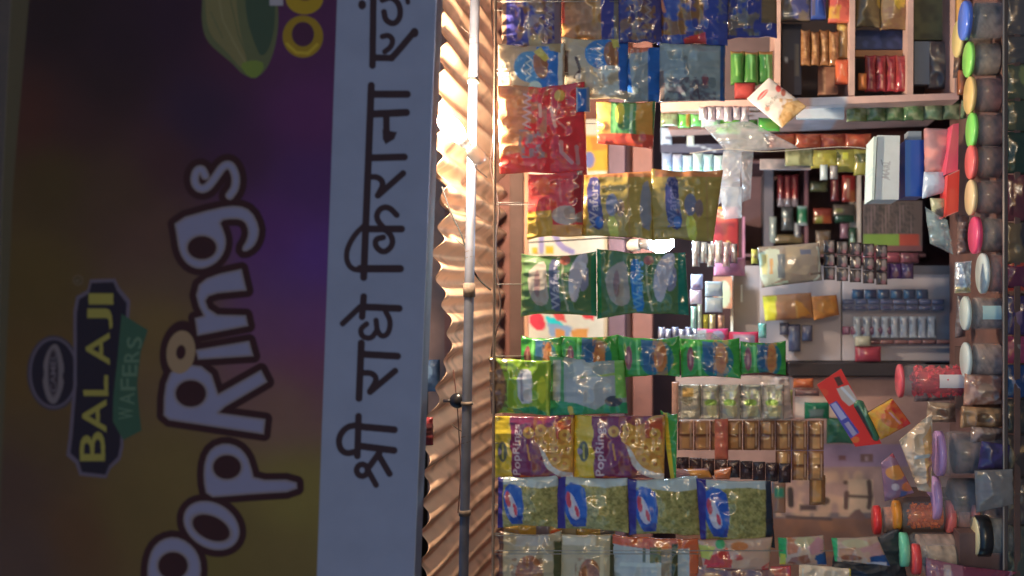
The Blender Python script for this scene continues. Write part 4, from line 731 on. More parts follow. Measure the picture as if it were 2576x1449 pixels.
shelfgoods([((2006, 518, 2032, 568), (36, 120, 86), [('r', 2006, 516, 2032, 526, (150, 176, 180)), ('r', 2008, 560, 2032, 572, (170, 180, 186))], 'green packet with a white top behind the grey pouch'), ((1936, 545, 1954, 612), (156, 168, 166), [], 'slim whitish packet near the pink shelf edge'), ((1966, 520, 1996, 580), (84, 86, 90), [('e', 1974, 540, 5, 9, (150, 170, 176))], 'grey packet beside the green one'), ((1998, 560, 2016, 600), (120, 116, 128), [('s', [(2002, 562), (2004, 596)], 4, (170, 176, 180))], 'silver grey packet below the green one'),
            ((2038, 456, 2082, 482), (92, 94, 68), [], 'dull olive packet on the middle board'), ((2046, 524, 2094, 562), (140, 60, 50), [('p', [(2050, 545), (2070, 545), (2070, 566), (2050, 566)], (140, 138, 64)), ('r', 2070, 545, 2090, 566, (170, 84, 50))], 'red and yellow packet in the middle compartment'), ((2096, 514, 2150, 545), (96, 86, 82), [('e', 2110, 530, 10, 6, (126, 124, 60))], 'grey packet with a yellow blob'), ((2100, 540, 2150, 560), (40, 76, 62), [], 'dark green packet under the grey one'), ((2114, 562, 2136, 600), (150, 110, 130), [], 'pink packet in the lower compartment'), ((2136, 572, 2156, 620), (60, 92, 76), [('r', 2138, 600, 2150, 620, (160, 180, 150))], 'green packet with pale end beside the pink one'),
            ((2118, 440, 2154, 508), (150, 46, 44), [('r', 2130, 450, 2135, 500, (190, 140, 120)), ('r', 2138, 480, 2152, 510, (170, 96, 56))], 'red packet with orange foot on the middle board'), ((2090, 440, 2112, 506), (110, 44, 54), [], 'maroon packet left of the red one'), ((2052, 580, 2090, 640), (116, 92, 70), [('n', 2050, 580, 2090, 640, (130, 126, 130), 12, .6)], 'brownish grey packet just above the dark sachets'), ((1950, 590, 2020, 612), (118, 100, 72), [], 'tan packet lying behind the grey pouch')], 3.0, 'mixed packets on the maroon shelves')
fl('sachet_card', (2172, 505, 2320, 632), 2.62, (76, 66, 66), [('n', 2176, 510, 2300, 590, (54, 52, 52), 6, .9)]+[('s', [(2182+i*9, 516), (2184+i*9, 586)], 2, (98, 84, 86)) for i in range(13)]+[('r', 2172, 590, 2262, 618, (92, 116, 56)), ('r', 2262, 590, 2312, 618, (130, 58, 50)), ('r', 2172, 618, 2320, 632, (92, 60, 64))], 'card of dark sachets with green and red lower edge', 'sachet card', thick=.01)
for i, c in enumerate(((110, 58, 74), (126, 66, 82), (92, 56, 66))):
    fl('packet', (2170+i*48, 634+i, 2216+i*48, 660+i), 2.62, c, [('n', 2170, 634, 2320, 662, (140, 80, 96), 14, .5)], ('dusky pink packet first below the sachet card', 'rose packet in the middle below the sachet card', 'dull maroon packet last below the sachet card')[i], 'packet', bulge=.008, mat=PLASTIC)
goods([((2178+i*30, 662, 2208+i*30, 702), ((100, 84, 90), (84, 66, 112), (92, 62, 120), (88, 70, 110))[i], [('e', 2192+i*30, 690, 8, 8, (150, 110, 116)), hl(2190+i*30, 666, 680, 2, (210, 200, 210))], lb) for i, lb in enumerate(('grey purple sachet first in its row', 'violet sachet second in its row', 'violet sachet third in its row', 'violet sachet last in its row'))], 2.55, 'violet sachets over the grey cabinet', 'sachet')
for j in range(5):
    st = strip('sachet_strip', ('first', 'second', 'third', 'fourth', 'fifth')[j]+' dark sachet strip counting from the grey pouch, black with pale ends', 'sachet strip', 2.48+PO, 2074+j*33, 655)
    for i in range(3):
        slab('sachet', (2072+j*33, 604+i*34+j*3, 2100+j*33, 636+i*34+j*3), 2.48, (50, 44, 46), [('e', 2092+j*33, 620+i*34+j*3, 7, 13, (128, 118, 118)), ('e', 2090+j*33, 630+i*34+j*3, 6, 6, (140, 100, 108))], bulge=.006, crink=.004, step=3, seed=500+j*5+i, parent=st, thick=.002)
# ---- white box, blue box, coloured boxes near the jars
bx = empty('cardboard_box', tuple(at(2262, 420, 2.3)), 'white cardboard box with grey handwriting standing on the counter end', 'box')
slab('box_side', ((2208, 340), (2264, 341), (2261, 502), (2201, 502)), 2.30, (196, 202, 204), [('s', smooth_pts([(2217, 402), (2220, 414)], 0), 2.2, (110, 112, 116)), ('t', 'MAAL', 2220, 404, 2238, 448, (128, 130, 134), 6), ('s', [(2224, 446), (2238, 452)], 1.8, (120, 122, 126)), ('n', 2222, 410, 2238, 446, (130, 132, 136), 4, .6), ('s', [(2225, 384), (2240, 380), (2262, 372)], 1.2, (172, 176, 178))], mat=PAPER, thick=.12, step=2, parent=bx)
slab('box_lid', ((2198, 344), (2206, 343), (2199, 502), (2193, 502)), 2.293, (190, 204, 200), [('n', 2193, 420, 2206, 450, (140, 160, 160), 5, .6)], mat=PAPER, thick=.13, step=2.5, parent=bx)
fl('crate', ((2282, 352), (2320, 352), (2332, 440), (2322, 496), (2276, 492), (2276, 420))[0:1] and (2277, 352, 2324, 494), 2.33, (34, 82, 158), [('r', 2277, 352, 2290, 494, (48, 92, 150)), ('r', 2312, 352, 2326, 494, (28, 66, 140))], 'plain blue plastic box next to the white handwritten box', 'box', thick=.1, mat=GLOSS)
fl('carton', (2284, 330, 2318, 352), 2.34, (106, 114, 124), [], 'small grey box on the end of the blue box', 'box', thick=.05)
fl('packet', ((2328, 322), (2392, 325), (2386, 442), (2330, 432)), 2.26, (160, 108, 106), [('n', 2320, 320, 2400, 450, (120, 94, 100), 30, .8)], 'dusky pink soft bundle against the crimson box', 'bundle', bulge=.025, crink=.008, mat=MATTE)
fl('carton', ((2398, 312), (2412, 310), (2410, 428), (2378, 440)), 2.2, (184, 66, 88), [], 'crimson box behind the green lid', 'box', thick=.06, mat=GLOSS)
fl('carton', ((2384, 440), (2414, 426), (2411, 532), (2378, 546)), 2.19, (226, 66, 56), [('s', [(2386, 440), (2412, 428)], 3, (255, 200, 190)), ('s', [(2380, 545), (2410, 534)], 3, (240, 150, 140))], 'vivid red box next to the crimson one', 'box', thick=.07, mat=GLOSS)
slab('plastic_bag', ((2325, 432), (2380, 432), (2392, 480), (2320, 500)), 2.235, (138, 148, 164), [], bulge=.02, crink=.006, mat=GLOSS, seed=330, label='smooth blue grey bag between the blue box and the red box', cat='plastic bag')
slab('plastic_bag', ((2340, 498), (2384, 500), (2380, 548), (2346, 540)), 2.22, (146, 146, 116), [('p', [(2350, 530), (2372, 520), (2376, 546), (2354, 548)], (84, 76, 72))], bulge=.014, crink=.008, mat=PLASTIC, seed=331, label='khaki twist of bag under the blue grey bag', cat='plastic bag')
slab('plastic_bag', ((2328, 520), (2384, 556), (2398, 640), (2340, 612)), 2.2, (176, 200, 206), [('n', 2320, 520, 2400, 640, (120, 124, 130), 16, .6)], bulge=.03, crink=.018, mat=FILM, seed=332, label='round knotted clear bag with bright glints beside the magenta lid', cat='plastic bag')
# ---- white diamond packet pinned to the post
d = strip('snack_packet', 'white square packet hung as a diamond with a pale tan biscuit and pink seal', 'snack packet', 2.36+PO, 1950, 195)
slab('packet_body', ((1879, 248), (1935, 195), (2029, 268), (1967, 322)), 2.36, (206, 192, 188), [('p', [(1975, 262), (2012, 250), (2029, 268), (1967, 322), (1958, 300)], (176, 144, 104)), ('n', 1960, 250, 2030, 325, (150, 112, 70), 9, .8), ('e', 1918, 240, 18, 6, (200, 70, 76), -45), ('s', [(1910, 250), (1928, 230)], 2.5, (236, 190, 180)), ('e', 1958, 224, 7, 10, (200, 80, 78)), ('e', 1970, 234, 6, 10, (140, 80, 70)), ('e', 1930, 275, 6, 6, (190, 130, 116)), ('t', 'Aloo Sev', 1934, 238, 1946, 276, (96, 98, 96), 42), ('n', 1932, 286, 1952, 306, (150, 158, 156), 3, .7), ('s', [(1964, 300), (1965, 315)], 3, (200, 160, 130))],
     bulge=.012, crink=.003, mat=PAPER, step=1.8, parent=d, seed=350)
tube('hanging_string', [at(1905, 215, 2.40), at(1900, 222, 2.36)], .001, (.4, .4, .4), MATTE, d)
# ---- around the inner bulb
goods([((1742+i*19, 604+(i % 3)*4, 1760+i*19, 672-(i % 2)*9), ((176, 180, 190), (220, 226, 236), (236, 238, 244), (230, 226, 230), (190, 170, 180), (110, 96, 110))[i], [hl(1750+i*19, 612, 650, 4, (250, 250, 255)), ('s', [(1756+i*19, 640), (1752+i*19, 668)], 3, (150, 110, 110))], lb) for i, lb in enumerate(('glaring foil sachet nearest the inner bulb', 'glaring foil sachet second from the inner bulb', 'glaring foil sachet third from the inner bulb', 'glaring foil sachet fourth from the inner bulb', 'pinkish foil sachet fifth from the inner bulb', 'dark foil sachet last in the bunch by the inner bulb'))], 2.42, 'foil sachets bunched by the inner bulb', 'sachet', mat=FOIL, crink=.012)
fl('sachet_card', (1790, 520, 1858, 648), 2.5, (140, 46, 54), [('r', 1790, 526, 1850, 556, (214, 90, 80)), squig(1815, 532, 550, 12, (240, 200, 170), 3), ('r', 1798, 486, 1820, 526, (240, 190, 70)), ('n', 1790, 560, 1850, 648, (96, 44, 56), 20, .8), ('e', 1832, 616, 7, 10, (200, 180, 120))], 'red sachet card with a paler lettered top beside the pink shelf edge', 'sachet card', thick=.006, mat=PLASTIC, bulge=.004)
fl('packet', (1796, 648, 1874, 694), 2.52, (160, 104, 130), [('n', 1796, 648, 1874, 694, (130, 80, 108), 16, .6)], 'dusky pink packet below the red sachet card', 'packet', bulge=.01, mat=PLASTIC)
goods([((1738, 690, 1768, 728), (168, 172, 200), [('r', 1742, 716, 1762, 724, (120, 100, 130))], 'lilac sachet beside the dark green strip'), ((1736, 728, 1766, 766), (186, 170, 190), [('s', [(1754, 732), (1752, 760)], 4, (226, 210, 220))], 'pale lilac sachet below the other lilac one')], 2.5, 'lilac sachets', 'sachet')
st = strip('sachet_strip', 'pair of joined pale blue sachets hanging in the clear', 'sachet strip', 2.46+PO, 1778, 745)
for i in range(2): slab('sachet', (1774, 708+i*40, 1818, 746+i*40), 2.46, (172, 194, 214), [('r', 1778, 716+i*40, 1812, 724+i*40, (210, 226, 236)), ('s', [(1798, 728+i*40), (1800, 742+i*40)], 3, (150, 170, 196))], bulge=.008, crink=.004, step=3, parent=st, seed=360+i)
goods([((1738, 770, 1752, 838), (150, 200, 190), [hl(1744, 780, 830, 3, (230, 246, 240))], 'sea green foil sachet hanging by the dark green strip'), ((1754, 764, 1766, 840), (184, 196, 190), [], 'whitish foil sachet beside the sea green one'), ((1768, 790, 1782, 836), (150, 146, 60), [], 'small yellow sachet beside the whitish one'), ((1784, 790, 1800, 842), (168, 164, 130), [], 'straw coloured sachet beside the yellow one'), ((1806, 792, 1822, 830), (190, 150, 132), [], 'salmon sachet beside the straw coloured one')], 2.5, 'small sachets below the pale blue pair', 'sachet', mat=FOIL)
fl('jar_box', (1794, 696, 1842, 776), 2.66, (142, 92, 70), [('e', 1822, 740, 16, 34, (140, 140, 116))], 'brown box with a pale oval behind the blue sachets', 'box')
fl('packet', (1768, 836, 1842, 850), 2.62, (110, 84, 76), [], 'brown packet lying over the pink ones', 'packet', bulge=.008)
goods([((1754, 826, 1832, 880), (206, 66, 130), [('e', 1806, 846, 16, 15, (150, 156, 196)), ('e', 1832, 850, 5, 18, (220, 90, 120)), ('p', [(1754, 830), (1776, 830), (1776, 860), (1750, 862)], (150, 166, 184))], 'hot pink packet with a blue round above the green strip'), ((1828, 834, 1908, 884), (206, 60, 104), [('r', 1846, 842, 1886, 878, (176, 166, 206)), ('r', 1886, 842, 1900, 876, (126, 130, 160))], 'hot pink packet with a lilac window above the green strip')], 2.42, 'hot pink packets', 'packet')
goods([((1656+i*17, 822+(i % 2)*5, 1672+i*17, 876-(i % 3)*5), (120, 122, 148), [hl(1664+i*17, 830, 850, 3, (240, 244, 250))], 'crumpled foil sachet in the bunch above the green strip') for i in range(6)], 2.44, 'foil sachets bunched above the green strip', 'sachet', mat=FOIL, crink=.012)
slab('plastic_bag', ((1700, 846), (1790, 836), (1838, 868), (1770, 900)), 2.4, (130, 132, 130), [], mat=FILM, bulge=.012, crink=.014, seed=370, label='clear crinkled bag with sparks over the green strip', cat='plastic bag')
# ---- grey cabinet and what hangs on it
c = empty('cabinet', tuple(at(2400, 790, 2.75)), 'grey lilac steel cabinet with a pale vertical edge strip', 'cabinet')
box('door', 2119, 690, 2392, 908, 2.72, 2.745, (138, 130, 136), GLOSS, c); box('door', 1912, 690, 2116, 908, 2.72, 2.745, (132, 122, 126), GLOSS, c)
box('cabinet_body', 1846, 668, 2400, 912, 2.747, 3.1, (112, 104, 108), GLOSS, c); box('edge_strip', 1838, 672, 1845, 866, 2.70, 2.74, (206, 206, 200), GLOSS, c)
box('door_handle', 1863, 716, 1868, 760, 2.73, 2.745, (190, 190, 190), GLOSS, c)
fl('pouch', ((1906, 622), (2060, 610), (2068, 705), (1916, 724)), 2.46, (120, 110, 104), [('p', [(1905, 640), (1935, 625), (1960, 628), (1968, 700), (1925, 724), (1910, 690)], (196, 208, 196)), ('r', 1916, 640, 1930, 690, (204, 196, 140)), ('r', 1936, 650, 1944, 690, (214, 170, 120)), ('r', 1956, 640, 1974, 700, (90, 96, 106)), ('n', 1975, 620, 2060, 705, (138, 126, 110), 22, .6), ('r', 2012, 628, 2040, 640, (84, 88, 110)), ('s', [(2056, 622), (2061, 640), (2060, 695), (2048, 706)], 4, (180, 190, 184)), ('s', [(1930, 722), (1980, 708)], 6, (206, 226, 214)), ('s', [(2070, 686), (2040, 690)], 5, (84, 76, 72))], 'square grey pouch with rounded corners and white printed end on the cabinet', 'pouch', bulge=.02, crink=.003, mat=PLASTIC, step=3, thick=.01)
goods([((1890, 626, 1906, 664), (168, 168, 84), [('e', 1900, 646, 4, 5, (110, 100, 84))], 'small yellow sachet left of the square grey pouch')], 2.44, 'yellow sachets by the cabinet', 'sachet')
fl('packet', ((1918, 744), (2040, 736), (2046, 800), (1925, 808)), 2.66, (146, 100, 70), [('n', 1918, 736, 2046, 808, (120, 84, 74), 24, .7), ('p', [(2000, 756), (2014, 760), (2040, 790), (2006, 800)], (206, 140, 60)), ('s', [(2002, 770), (2006, 800)], 5, (240, 190, 110)), ('r', 1910, 745, 1952, 815, (190, 180, 40)), ('s', [(1926, 780), (1928, 812)], 4, (224, 220, 90))], 'amber packet with a yellow end hung on the cabinet', 'packet', bulge=.014, crink=.005, mat=PLASTIC)
fl('packet', ((2042, 746), (2104, 742), (2112, 792), (2048, 806)), 2.65, (176, 112, 52), [('e', 2078, 772, 24, 20, (190, 126, 50)), ('n', 2042, 740, 2112, 806, (130, 80, 54), 16, .5)], 'orange packet next to the amber one on the cabinet', 'packet', bulge=.014, crink=.005, mat=PLASTIC)
fl('packet', (1908, 814, 1928, 850), 2.6, (96, 170, 160), [('n', 1908, 814, 1928, 850, (190, 220, 216), 5, .6)], 'teal foil packet under the yellow end', 'packet', bulge=.008, crink=.008, mat=FOIL)
for i, (X0, Y0, X1, Y1, lb) in enumerate(((1984, 816, 2014, 884, 'long navy pouch hanging on the cabinet'), (2018, 818, 2044, 858, 'shorter navy pouch right of the long one'), (1962, 812, 1984, 842, 'smallest navy pouch left of the long one'))):
    fl('pouch', (X0, Y0, X1, Y1), 2.69, (70, 72, 96), [('n', X0, Y0, X1, Y1, (96, 104, 124), 12, .5)], lb, 'pouch', bulge=.008, crink=.004, mat=PLASTIC, group='navy pouches')
def sachrow(Y0, Y1, X0, X1, n, base, ops, lab):
    st = strip('sachet_strip', lab, 'sachet strip', 2.68+PO, X0, (Y0+Y1)/2); w = (X1-X0)/n
    for i in range(n):
        a = X0+i*w; slab('sachet', (a+1, Y0, a+w-1, Y1), 2.68, base, [tuple([o[0]]+[v+a if k in (0, 2) and o[0] == 'r' else v for k, v in enumerate(o[1:])]) for o in ops], bulge=.005, crink=.003, step=3.5, parent=st, seed=600+i, thick=.002)
sachrow(728, 752, 2142, 2336, 6, (70, 78, 100), [('r', 4, 730, 14, 752, (60, 96, 130))], 'uppermost sachet strip on the cabinet, navy')
sachrow(753, 766, 2118, 2376, 8, (100, 104, 128), [('r', 3, 755, 26, 763, (92, 96, 126))], 'thin grey lilac sachet strip under the navy one')
sachrow(768, 781, 2118, 2376, 8, (112, 112, 132), [('r', 3, 771, 26, 777, (72, 74, 104))], 'thin dashed sachet strip with dark bars')
sachrow(796, 850, 2146, 2356, 9, (162, 168, 176), [('r', 18, 800, 21, 846, (96, 98, 116)), ('r', 4, 806, 8, 816, (90, 92, 110)), ('r', 3, 834, 8, 846, (120, 128, 150))], 'broad white sachet strip with dark joints')
sachrow(821, 842, 2118, 2244, 6, (100, 60, 82), [('r', 12, 824, 16, 838, (140, 110, 130))], 'maroon sachet strip lapping over the white one')
sachrow(855, 866, 2178, 2392, 6, (110, 78, 80), [], 'thin brown sachet strip at the foot of the cabinet goods')
fl('packet', (2152, 872, 2216, 910), 2.67, (140, 50, 66), [('s', [(2158, 872), (2162, 895)], 3, (230, 190, 180)), ('n', 2152, 872, 2216, 910, (110, 40, 56), 14, .4)], 'deep red packet at the foot of the cabinet', 'packet', bulge=.012, mat=PLASTIC)
fl('packet', (2152, 846, 2190, 871), 2.66, (150, 146, 130), [('s', [(2154, 868), (2176, 870)], 3, (210, 210, 190))], 'khaki grey packet on the deep red one', 'packet', bulge=.01, mat=PLASTIC)
# ---- dark gap, then the near-end goods
box('gap_shade', 1985, 914, 2330, 946, 2.66, 2.95, (38, 32, 36), WOOD, None, label='black panel standing for the shadowed gap below the cabinet', cat='counter flap')  # black panel added for the band of shadow under the cabinet
pw = empty('partition_wall', tuple(at(2200, 1200, 2.75)), 'peeling tan and mauve partition wall behind the golden sachets', 'wall')
slab('plaster', (1700, 948, 2430, 1760), 2.74, (150, 116, 108), [('p', [(1985, 1118), (2330, 1118), (2330, 1172), (1985, 1176)], (142, 112, 128)), ('p', [(1985, 1120), (2040, 1118), (2030, 1175), (1985, 1180)], (96, 84, 108)), ('r', 1700, 1290, 2330, 1310, (104, 88, 90)), ('r', 1700, 1304, 2330, 1760, (112, 78, 66)),
     ('n', 1950, 1180, 2200, 1300, (196, 156, 130), 30, .8), ('n', 1700, 1306, 2330, 1400, (130, 88, 66), 40, .7), ('r', 2134, 1206, 2196, 1290, (184, 150, 126)), ('s', [(2268, 1220), (2270, 1300)], 5, (90, 70, 80)),
     ('s', [(2186, 1212), (2190, 1250), (2186, 1276)], 12, (82, 62, 58)), ('s', [(2130, 1248), (2190, 1250)], 7, (78, 58, 54)), ('s', [(2130, 1240), (2128, 1276)], 12, (86, 62, 58)), ('e', 2127, 1214, 6, 5, (90, 66, 60)), ('e', 2074, 1260, 14, 10, (82, 62, 56)), ('s', [(2072, 1205), (2070, 1240)], 10, (110, 80, 68)), ('s', [(1988, 1232), (1990, 1270)], 15, (60, 48, 48)), ('r', 2012, 1270, 2054, 1284, (78, 60, 60)),
     ('s', [(1980, 1300), (2090, 1306)], 8, (78, 62, 62)), ('p', [(2132, 1302), (2150, 1284), (2162, 1280), (2176, 1300), (2170, 1310)], (110, 80, 74)), ('r', 2110, 1146, 2128, 1158, (120, 78, 76)), ('r', 2164, 1142, 2196, 1162, (110, 78, 72)), ('r', 2176, 1148, 2184, 1160, (150, 120, 120)), ('r', 1700, 948, 1990, 1060, (140, 122, 118)), ('r', 2000, 1000, 2130, 1050, (176, 156, 148)), ('s', [(2014, 1014), (2130, 1016)], 3, (205, 195, 190))],
     mat=material('peeling_plaster', rough=.85, noise=.2, nscale=14, bump=.3, bscale=18), thick=.04, step=3.5, parent=pw, soft=3)
r_ = strip('sachet_strip', 'clear film strip of green and white sachets over the golden ones', 'sachet strip', 2.3+PO, 1700, 1010)
xs2 = [1706, 1762, 1810, 1862, 1915, 1972]
for i in range(5):
    a, b_ = xs2[i], xs2[i+1]
    O = [('r', a, 965, a+8, 1055, (118, 108, 104))]+([('e', a+22, 1004+0, 14, 14, (110, 104, 90)), ('r', a+10, 975, a+38, 998, (176, 140, 84))] if i == 0 else [('p', [(a+12, 985), (b_-6, 982), (b_-8, 1000), (a+20, 1004)], (196, 196, 160)), ('e', a+26, 1012, 16, 9, (130, 156, 76)), ('p', [(a+14, 1018), (b_-6, 1020), (b_-10, 1048), (a+20, 1046)], (190, 180, 140)), ('s', [(a+30, 988), (a+30, 1000)], 8, (240, 240, 240))])
    slab('sachet', (a, 968, b_, 1054), 2.3, (150, 142, 130), O, bulge=.01, crink=.01, mat=FOIL, step=3, parent=r_, seed=700+i)
fl('packet', (1690, 962, 1708, 1062), 2.32, (206, 160, 146), [('n', 1690, 960, 1708, 1060, (150, 110, 100), 12, .4)], 'salmon packet end beside the clear sachet strip', 'packet', bulge=.006, mat=PLASTIC)
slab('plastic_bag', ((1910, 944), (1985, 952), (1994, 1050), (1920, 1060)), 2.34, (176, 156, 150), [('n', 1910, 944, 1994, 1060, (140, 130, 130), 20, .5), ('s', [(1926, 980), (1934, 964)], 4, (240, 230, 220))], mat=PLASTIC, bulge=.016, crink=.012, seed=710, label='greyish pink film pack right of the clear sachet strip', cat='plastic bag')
goods([((1968, 980, 1994, 1052), (150, 146, 90), [('r', 1976, 1010, 1990, 1040, (120, 140, 76))], 'yellow green sachet right of the greyish film pack'), ((1996, 952, 2046, 976), (206, 112, 66), [('n', 1996, 950, 2046, 976, (180, 80, 60), 9, .5)], 'orange packet lying on the ledge'), ((2000, 978, 2060, 996), (130, 96, 96), [], 'dull mauve packet under the orange one')], 2.5, 'oddments near the red card', 'packet')
r_ = strip('sachet_strip', 'double strip of golden brown sachets with pale windows', 'sachet strip', 2.34+PO, 1702, 1130)
for j in range(2):
    for i in range(9):
        a = 1704+i*41; Y0 = 1058+j*76
        if j == 1 and i < 6: continue
        if i == 8 and j == 0: a = 2032
        base = (128, 88, 60) if i > 1 else (160, 116, 92)
        O = [('r', a+12, Y0+6, a+30, Y0+34, (196, 150, 96)), ('r', a+12, Y0+40, a+30, Y0+70, (176, 130, 84)), ('r', a-2, Y0, a+5, Y0+80, (84, 52, 40)), ('r', a, Y0+32, a+41, Y0+40, (92, 58, 40)), ('s', [(a+33, Y0+8), (a+34, Y0+66)], 2.5, (200, 170, 150))]
        slab('sachet', (a+1, Y0, a+40, Y0+74), 2.34, base, O, bulge=.007, crink=.006, step=3, parent=r_, seed=720+i+j*20, mat=PLASTIC, thick=.002)
for i in range(2):
    slab('sachet', (2036, 1196+i*0, 2076, 1270), 2.36+i*.01, (120, 86, 58), [('r', 2044, 1206, 2066, 1262, (190, 140, 80)), ('r', 2030, 1196, 2038, 1270, (84, 50, 40))], bulge=.007, crink=.006, step=3, parent=r_, seed=760+i, thick=.002) if i == 0 else None
fl('packet', (1798, 1054, 1832, 1156), 2.32, (216, 124, 104), [('s', [(1818, 1060), (1830, 1150)], 3, (170, 80, 74)), ('n', 1798, 1054, 1832, 1156, (190, 92, 84), 14, .4)], 'salmon red packet standing among the golden sachets', 'packet', bulge=.008, crink=.004, mat=PLASTIC)
r_ = strip('sachet_strip', 'near black sachet strip below the golden ones', 'sachet strip', 2.3+PO, 1700, 1180)
for i in range(9):
    slab('sachet', (1702+i*32, 1150+i*2, 1733+i*32, 1190+i*3), 2.3, (46, 34, 38), [('e', 1718+i*32, 1174+i*2, 5, 5, (96, 84, 92)), ('n', 1700, 1140, 2000, 1220, (66, 48, 50), 8, .5)], bulge=.006, crink=.006, step=3, parent=r_, seed=780+i, thick=.002, mat=FOIL)
fl('packet', ((1700, 1182), (1780, 1180), (1794, 1206), (1700, 1206)), 2.28, (126, 96, 104), [('p', [(1730, 1180), (1784, 1184), (1796, 1200), (1740, 1204)], (186, 126, 56))], 'mauve and orange packet end above the peas bags', 'packet', bulge=.008, mat=PLASTIC)
fl('packet', ((1796, 1186), (1840, 1176), (1836, 1206), (1800, 1206)), 2.27, (176, 100, 60), [('s', [(1798, 1190), (1820, 1182)], 5, (226, 170, 140))], 'copper orange packet beside the mauve and orange one', 'packet', bulge=.008, crink=.006, mat=PLASTIC)
fl('packet', (1942, 1214, 1976, 1290), 2.45, (156, 116, 96), [('r', 1948, 1226, 1972, 1250, (60, 150, 124)), ('r', 1926, 1200, 1946, 1240, (100, 120, 140))], 'tan packet with a teal patch at the end of the peas strip', 'packet', bulge=.008, mat=PLASTIC)
goods([((2024, 1012, 2086, 1054), (44, 134, 96), [('p', [(2034, 1030), (2072, 1028), (2070, 1048), (2038, 1050)], (130, 150, 146))], 'sea green packet with a grey window on the ledge'), ((2080, 1050, 2146, 1116), (50, 112, 84), [('n', 2080, 1050, 2146, 1116, (84, 128, 100), 12, .5)], 'dark sea green packet behind the red hanging card')], 2.6, 'sea green packets', 'packet')
# red blister card with a brush and tube
rc = strip('blister_card', 'bright red hanging card with blue label and dark green tube, tilted', 'hanging card', 2.12+PO, 2110, 940)
O = [('p', [(2128, 966), (2152, 960), (2198, 1058), (2170, 1064)], (130, 116, 110)), ('p', [(2092, 1030), (2112, 1020), (2168, 1100), (2145, 1118)], (70, 66, 140)), ('p', [(2100, 1028), (2112, 1024), (2134, 1060), (2122, 1068)], (150, 146, 184)), ('p', [(2126, 1072), (2138, 1066), (2160, 1098), (2148, 1106)], (120, 104, 140)), ('e', 2108, 952, 10, 13, (66, 36, 36), 30), ('e', 2070, 1012, 8, 10, (230, 110, 60)), ('p', [(2142, 1116), (2172, 1108), (2178, 1124), (2150, 1132)], (220, 90, 60))]
slab('card', ((2055, 968), (2116, 928), (2218, 1116), (2152, 1124)), 2.12, (208, 46, 46), [('p', [(2098, 950), (2112, 946), (2122, 966), (2108, 972)], (56, 34, 36)), ('p', [(2104, 978), (2134, 968), (2160, 1008), (2136, 1022), (2118, 1006)], (150, 136, 132)), ('s', [(2118, 976), (2150, 1010)], 7, (206, 206, 216)),
     ('p', [(2082, 1020), (2104, 1008), (2162, 1088), (2140, 1104)], (58, 60, 132)), ('p', [(2090, 1018), (2102, 1012), (2130, 1050), (2116, 1058)], (146, 144, 186)), ('p', [(2124, 1066), (2134, 1060), (2156, 1090), (2146, 1098)], (130, 120, 150)), ('e', 2070, 988, 14, 10, (214, 70, 50)), ('e', 2152, 1106, 10, 8, (226, 110, 60))], mat=GLOSS, thick=.003, step=2, parent=rc)
slab('tube', ((2148, 1022), (2172, 1010), (2212, 1094), (2196, 1106)), 2.113, (52, 88, 66), [('p', [(2146, 1026), (2158, 1018), (2196, 1098), (2188, 1106)], (34, 42, 40)), ('e', 2176, 1034, 3, 10, (150, 180, 160))], mat=GLOSS, bulge=.014, step=2.5, parent=rc, pinch=-.2)
fl('sweet_packet', ((2184, 1040), (2246, 1004), (2292, 1066), (2216, 1106)), 2.1, (226, 172, 40), [('p', [(2222, 1032), (2246, 1004), (2296, 1068), (2262, 1084)], (200, 50, 40)), ('e', 2236, 1056, 26, 14, (214, 112, 50), 35), ('p', [(2228, 1030), (2240, 1030), (2268, 1062), (2258, 1066)], (216, 140, 60)), ('s', [(2236, 1036), (2262, 1064)], 4, (190, 140, 160)), ('n', 2190, 1010, 2280, 1100, (226, 130, 40), 12, .5)], 'yellow and red foil packet below the red lidded jar', 'sweet packet', bulge=.016, crink=.006, mat=PLASTIC, step=2.5)
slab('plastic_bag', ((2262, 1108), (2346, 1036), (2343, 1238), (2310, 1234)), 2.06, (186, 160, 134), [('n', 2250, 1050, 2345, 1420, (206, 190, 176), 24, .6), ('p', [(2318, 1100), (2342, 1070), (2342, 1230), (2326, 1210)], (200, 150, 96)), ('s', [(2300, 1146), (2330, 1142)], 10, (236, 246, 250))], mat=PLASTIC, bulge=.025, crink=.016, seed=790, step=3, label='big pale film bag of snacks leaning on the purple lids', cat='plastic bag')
slab('snack_packet', ((2216, 1164), (2246, 1140), (2300, 1240), (2226, 1262)), 2.1, (120, 88, 110), [('e', 2252, 1186, 26, 18, (186, 124, 56)), ('e', 2284, 1222, 18, 13, (200, 112, 56)), ('e', 2250, 1222, 10, 9, (156, 140, 150)), ('p', [(2264, 1232), (2282, 1236), (2276, 1256), (2262, 1250)], (60, 80, 130)), ('e', 2252, 1144, 14, 7, (130, 50, 66))], bulge=.016, crink=.006, label='purple and orange snack packet under the big pale film bag', cat='snack packet', seed=795, step=3)
slab('carrier_bag', ((2096, 1400), (2260, 1330), (2300, 1560), (2080, 1560)), 2.1, (34, 34, 40), [('e', 2150, 1440, 30, 14, (36, 44, 64))], mat=material('black_bag', rough=.55, bump=.4, bscale=30), ref=R2, bulge=.03, crink=.012, seed=797, label='black carrier bag hanging at the bottom edge', cat='carrier bag')
slab('carrier_bag', ((2010, 1420), (2140, 1432), (2140, 1560), (2010, 1560)), 2.04, (184, 166, 150), [('n', 2010, 1420, 2140, 1560, (160, 150, 136), 24, .5), ('s', [(2020, 1430), (2018, 1450)], 4, (226, 240, 244)), ('r', 2136, 1425, 2150, 1560, (176, 156, 60))], bulge=.02, crink=.012, seed=798, label='pale beige bag with a yellow edge at the bottom edge', cat='carrier bag')
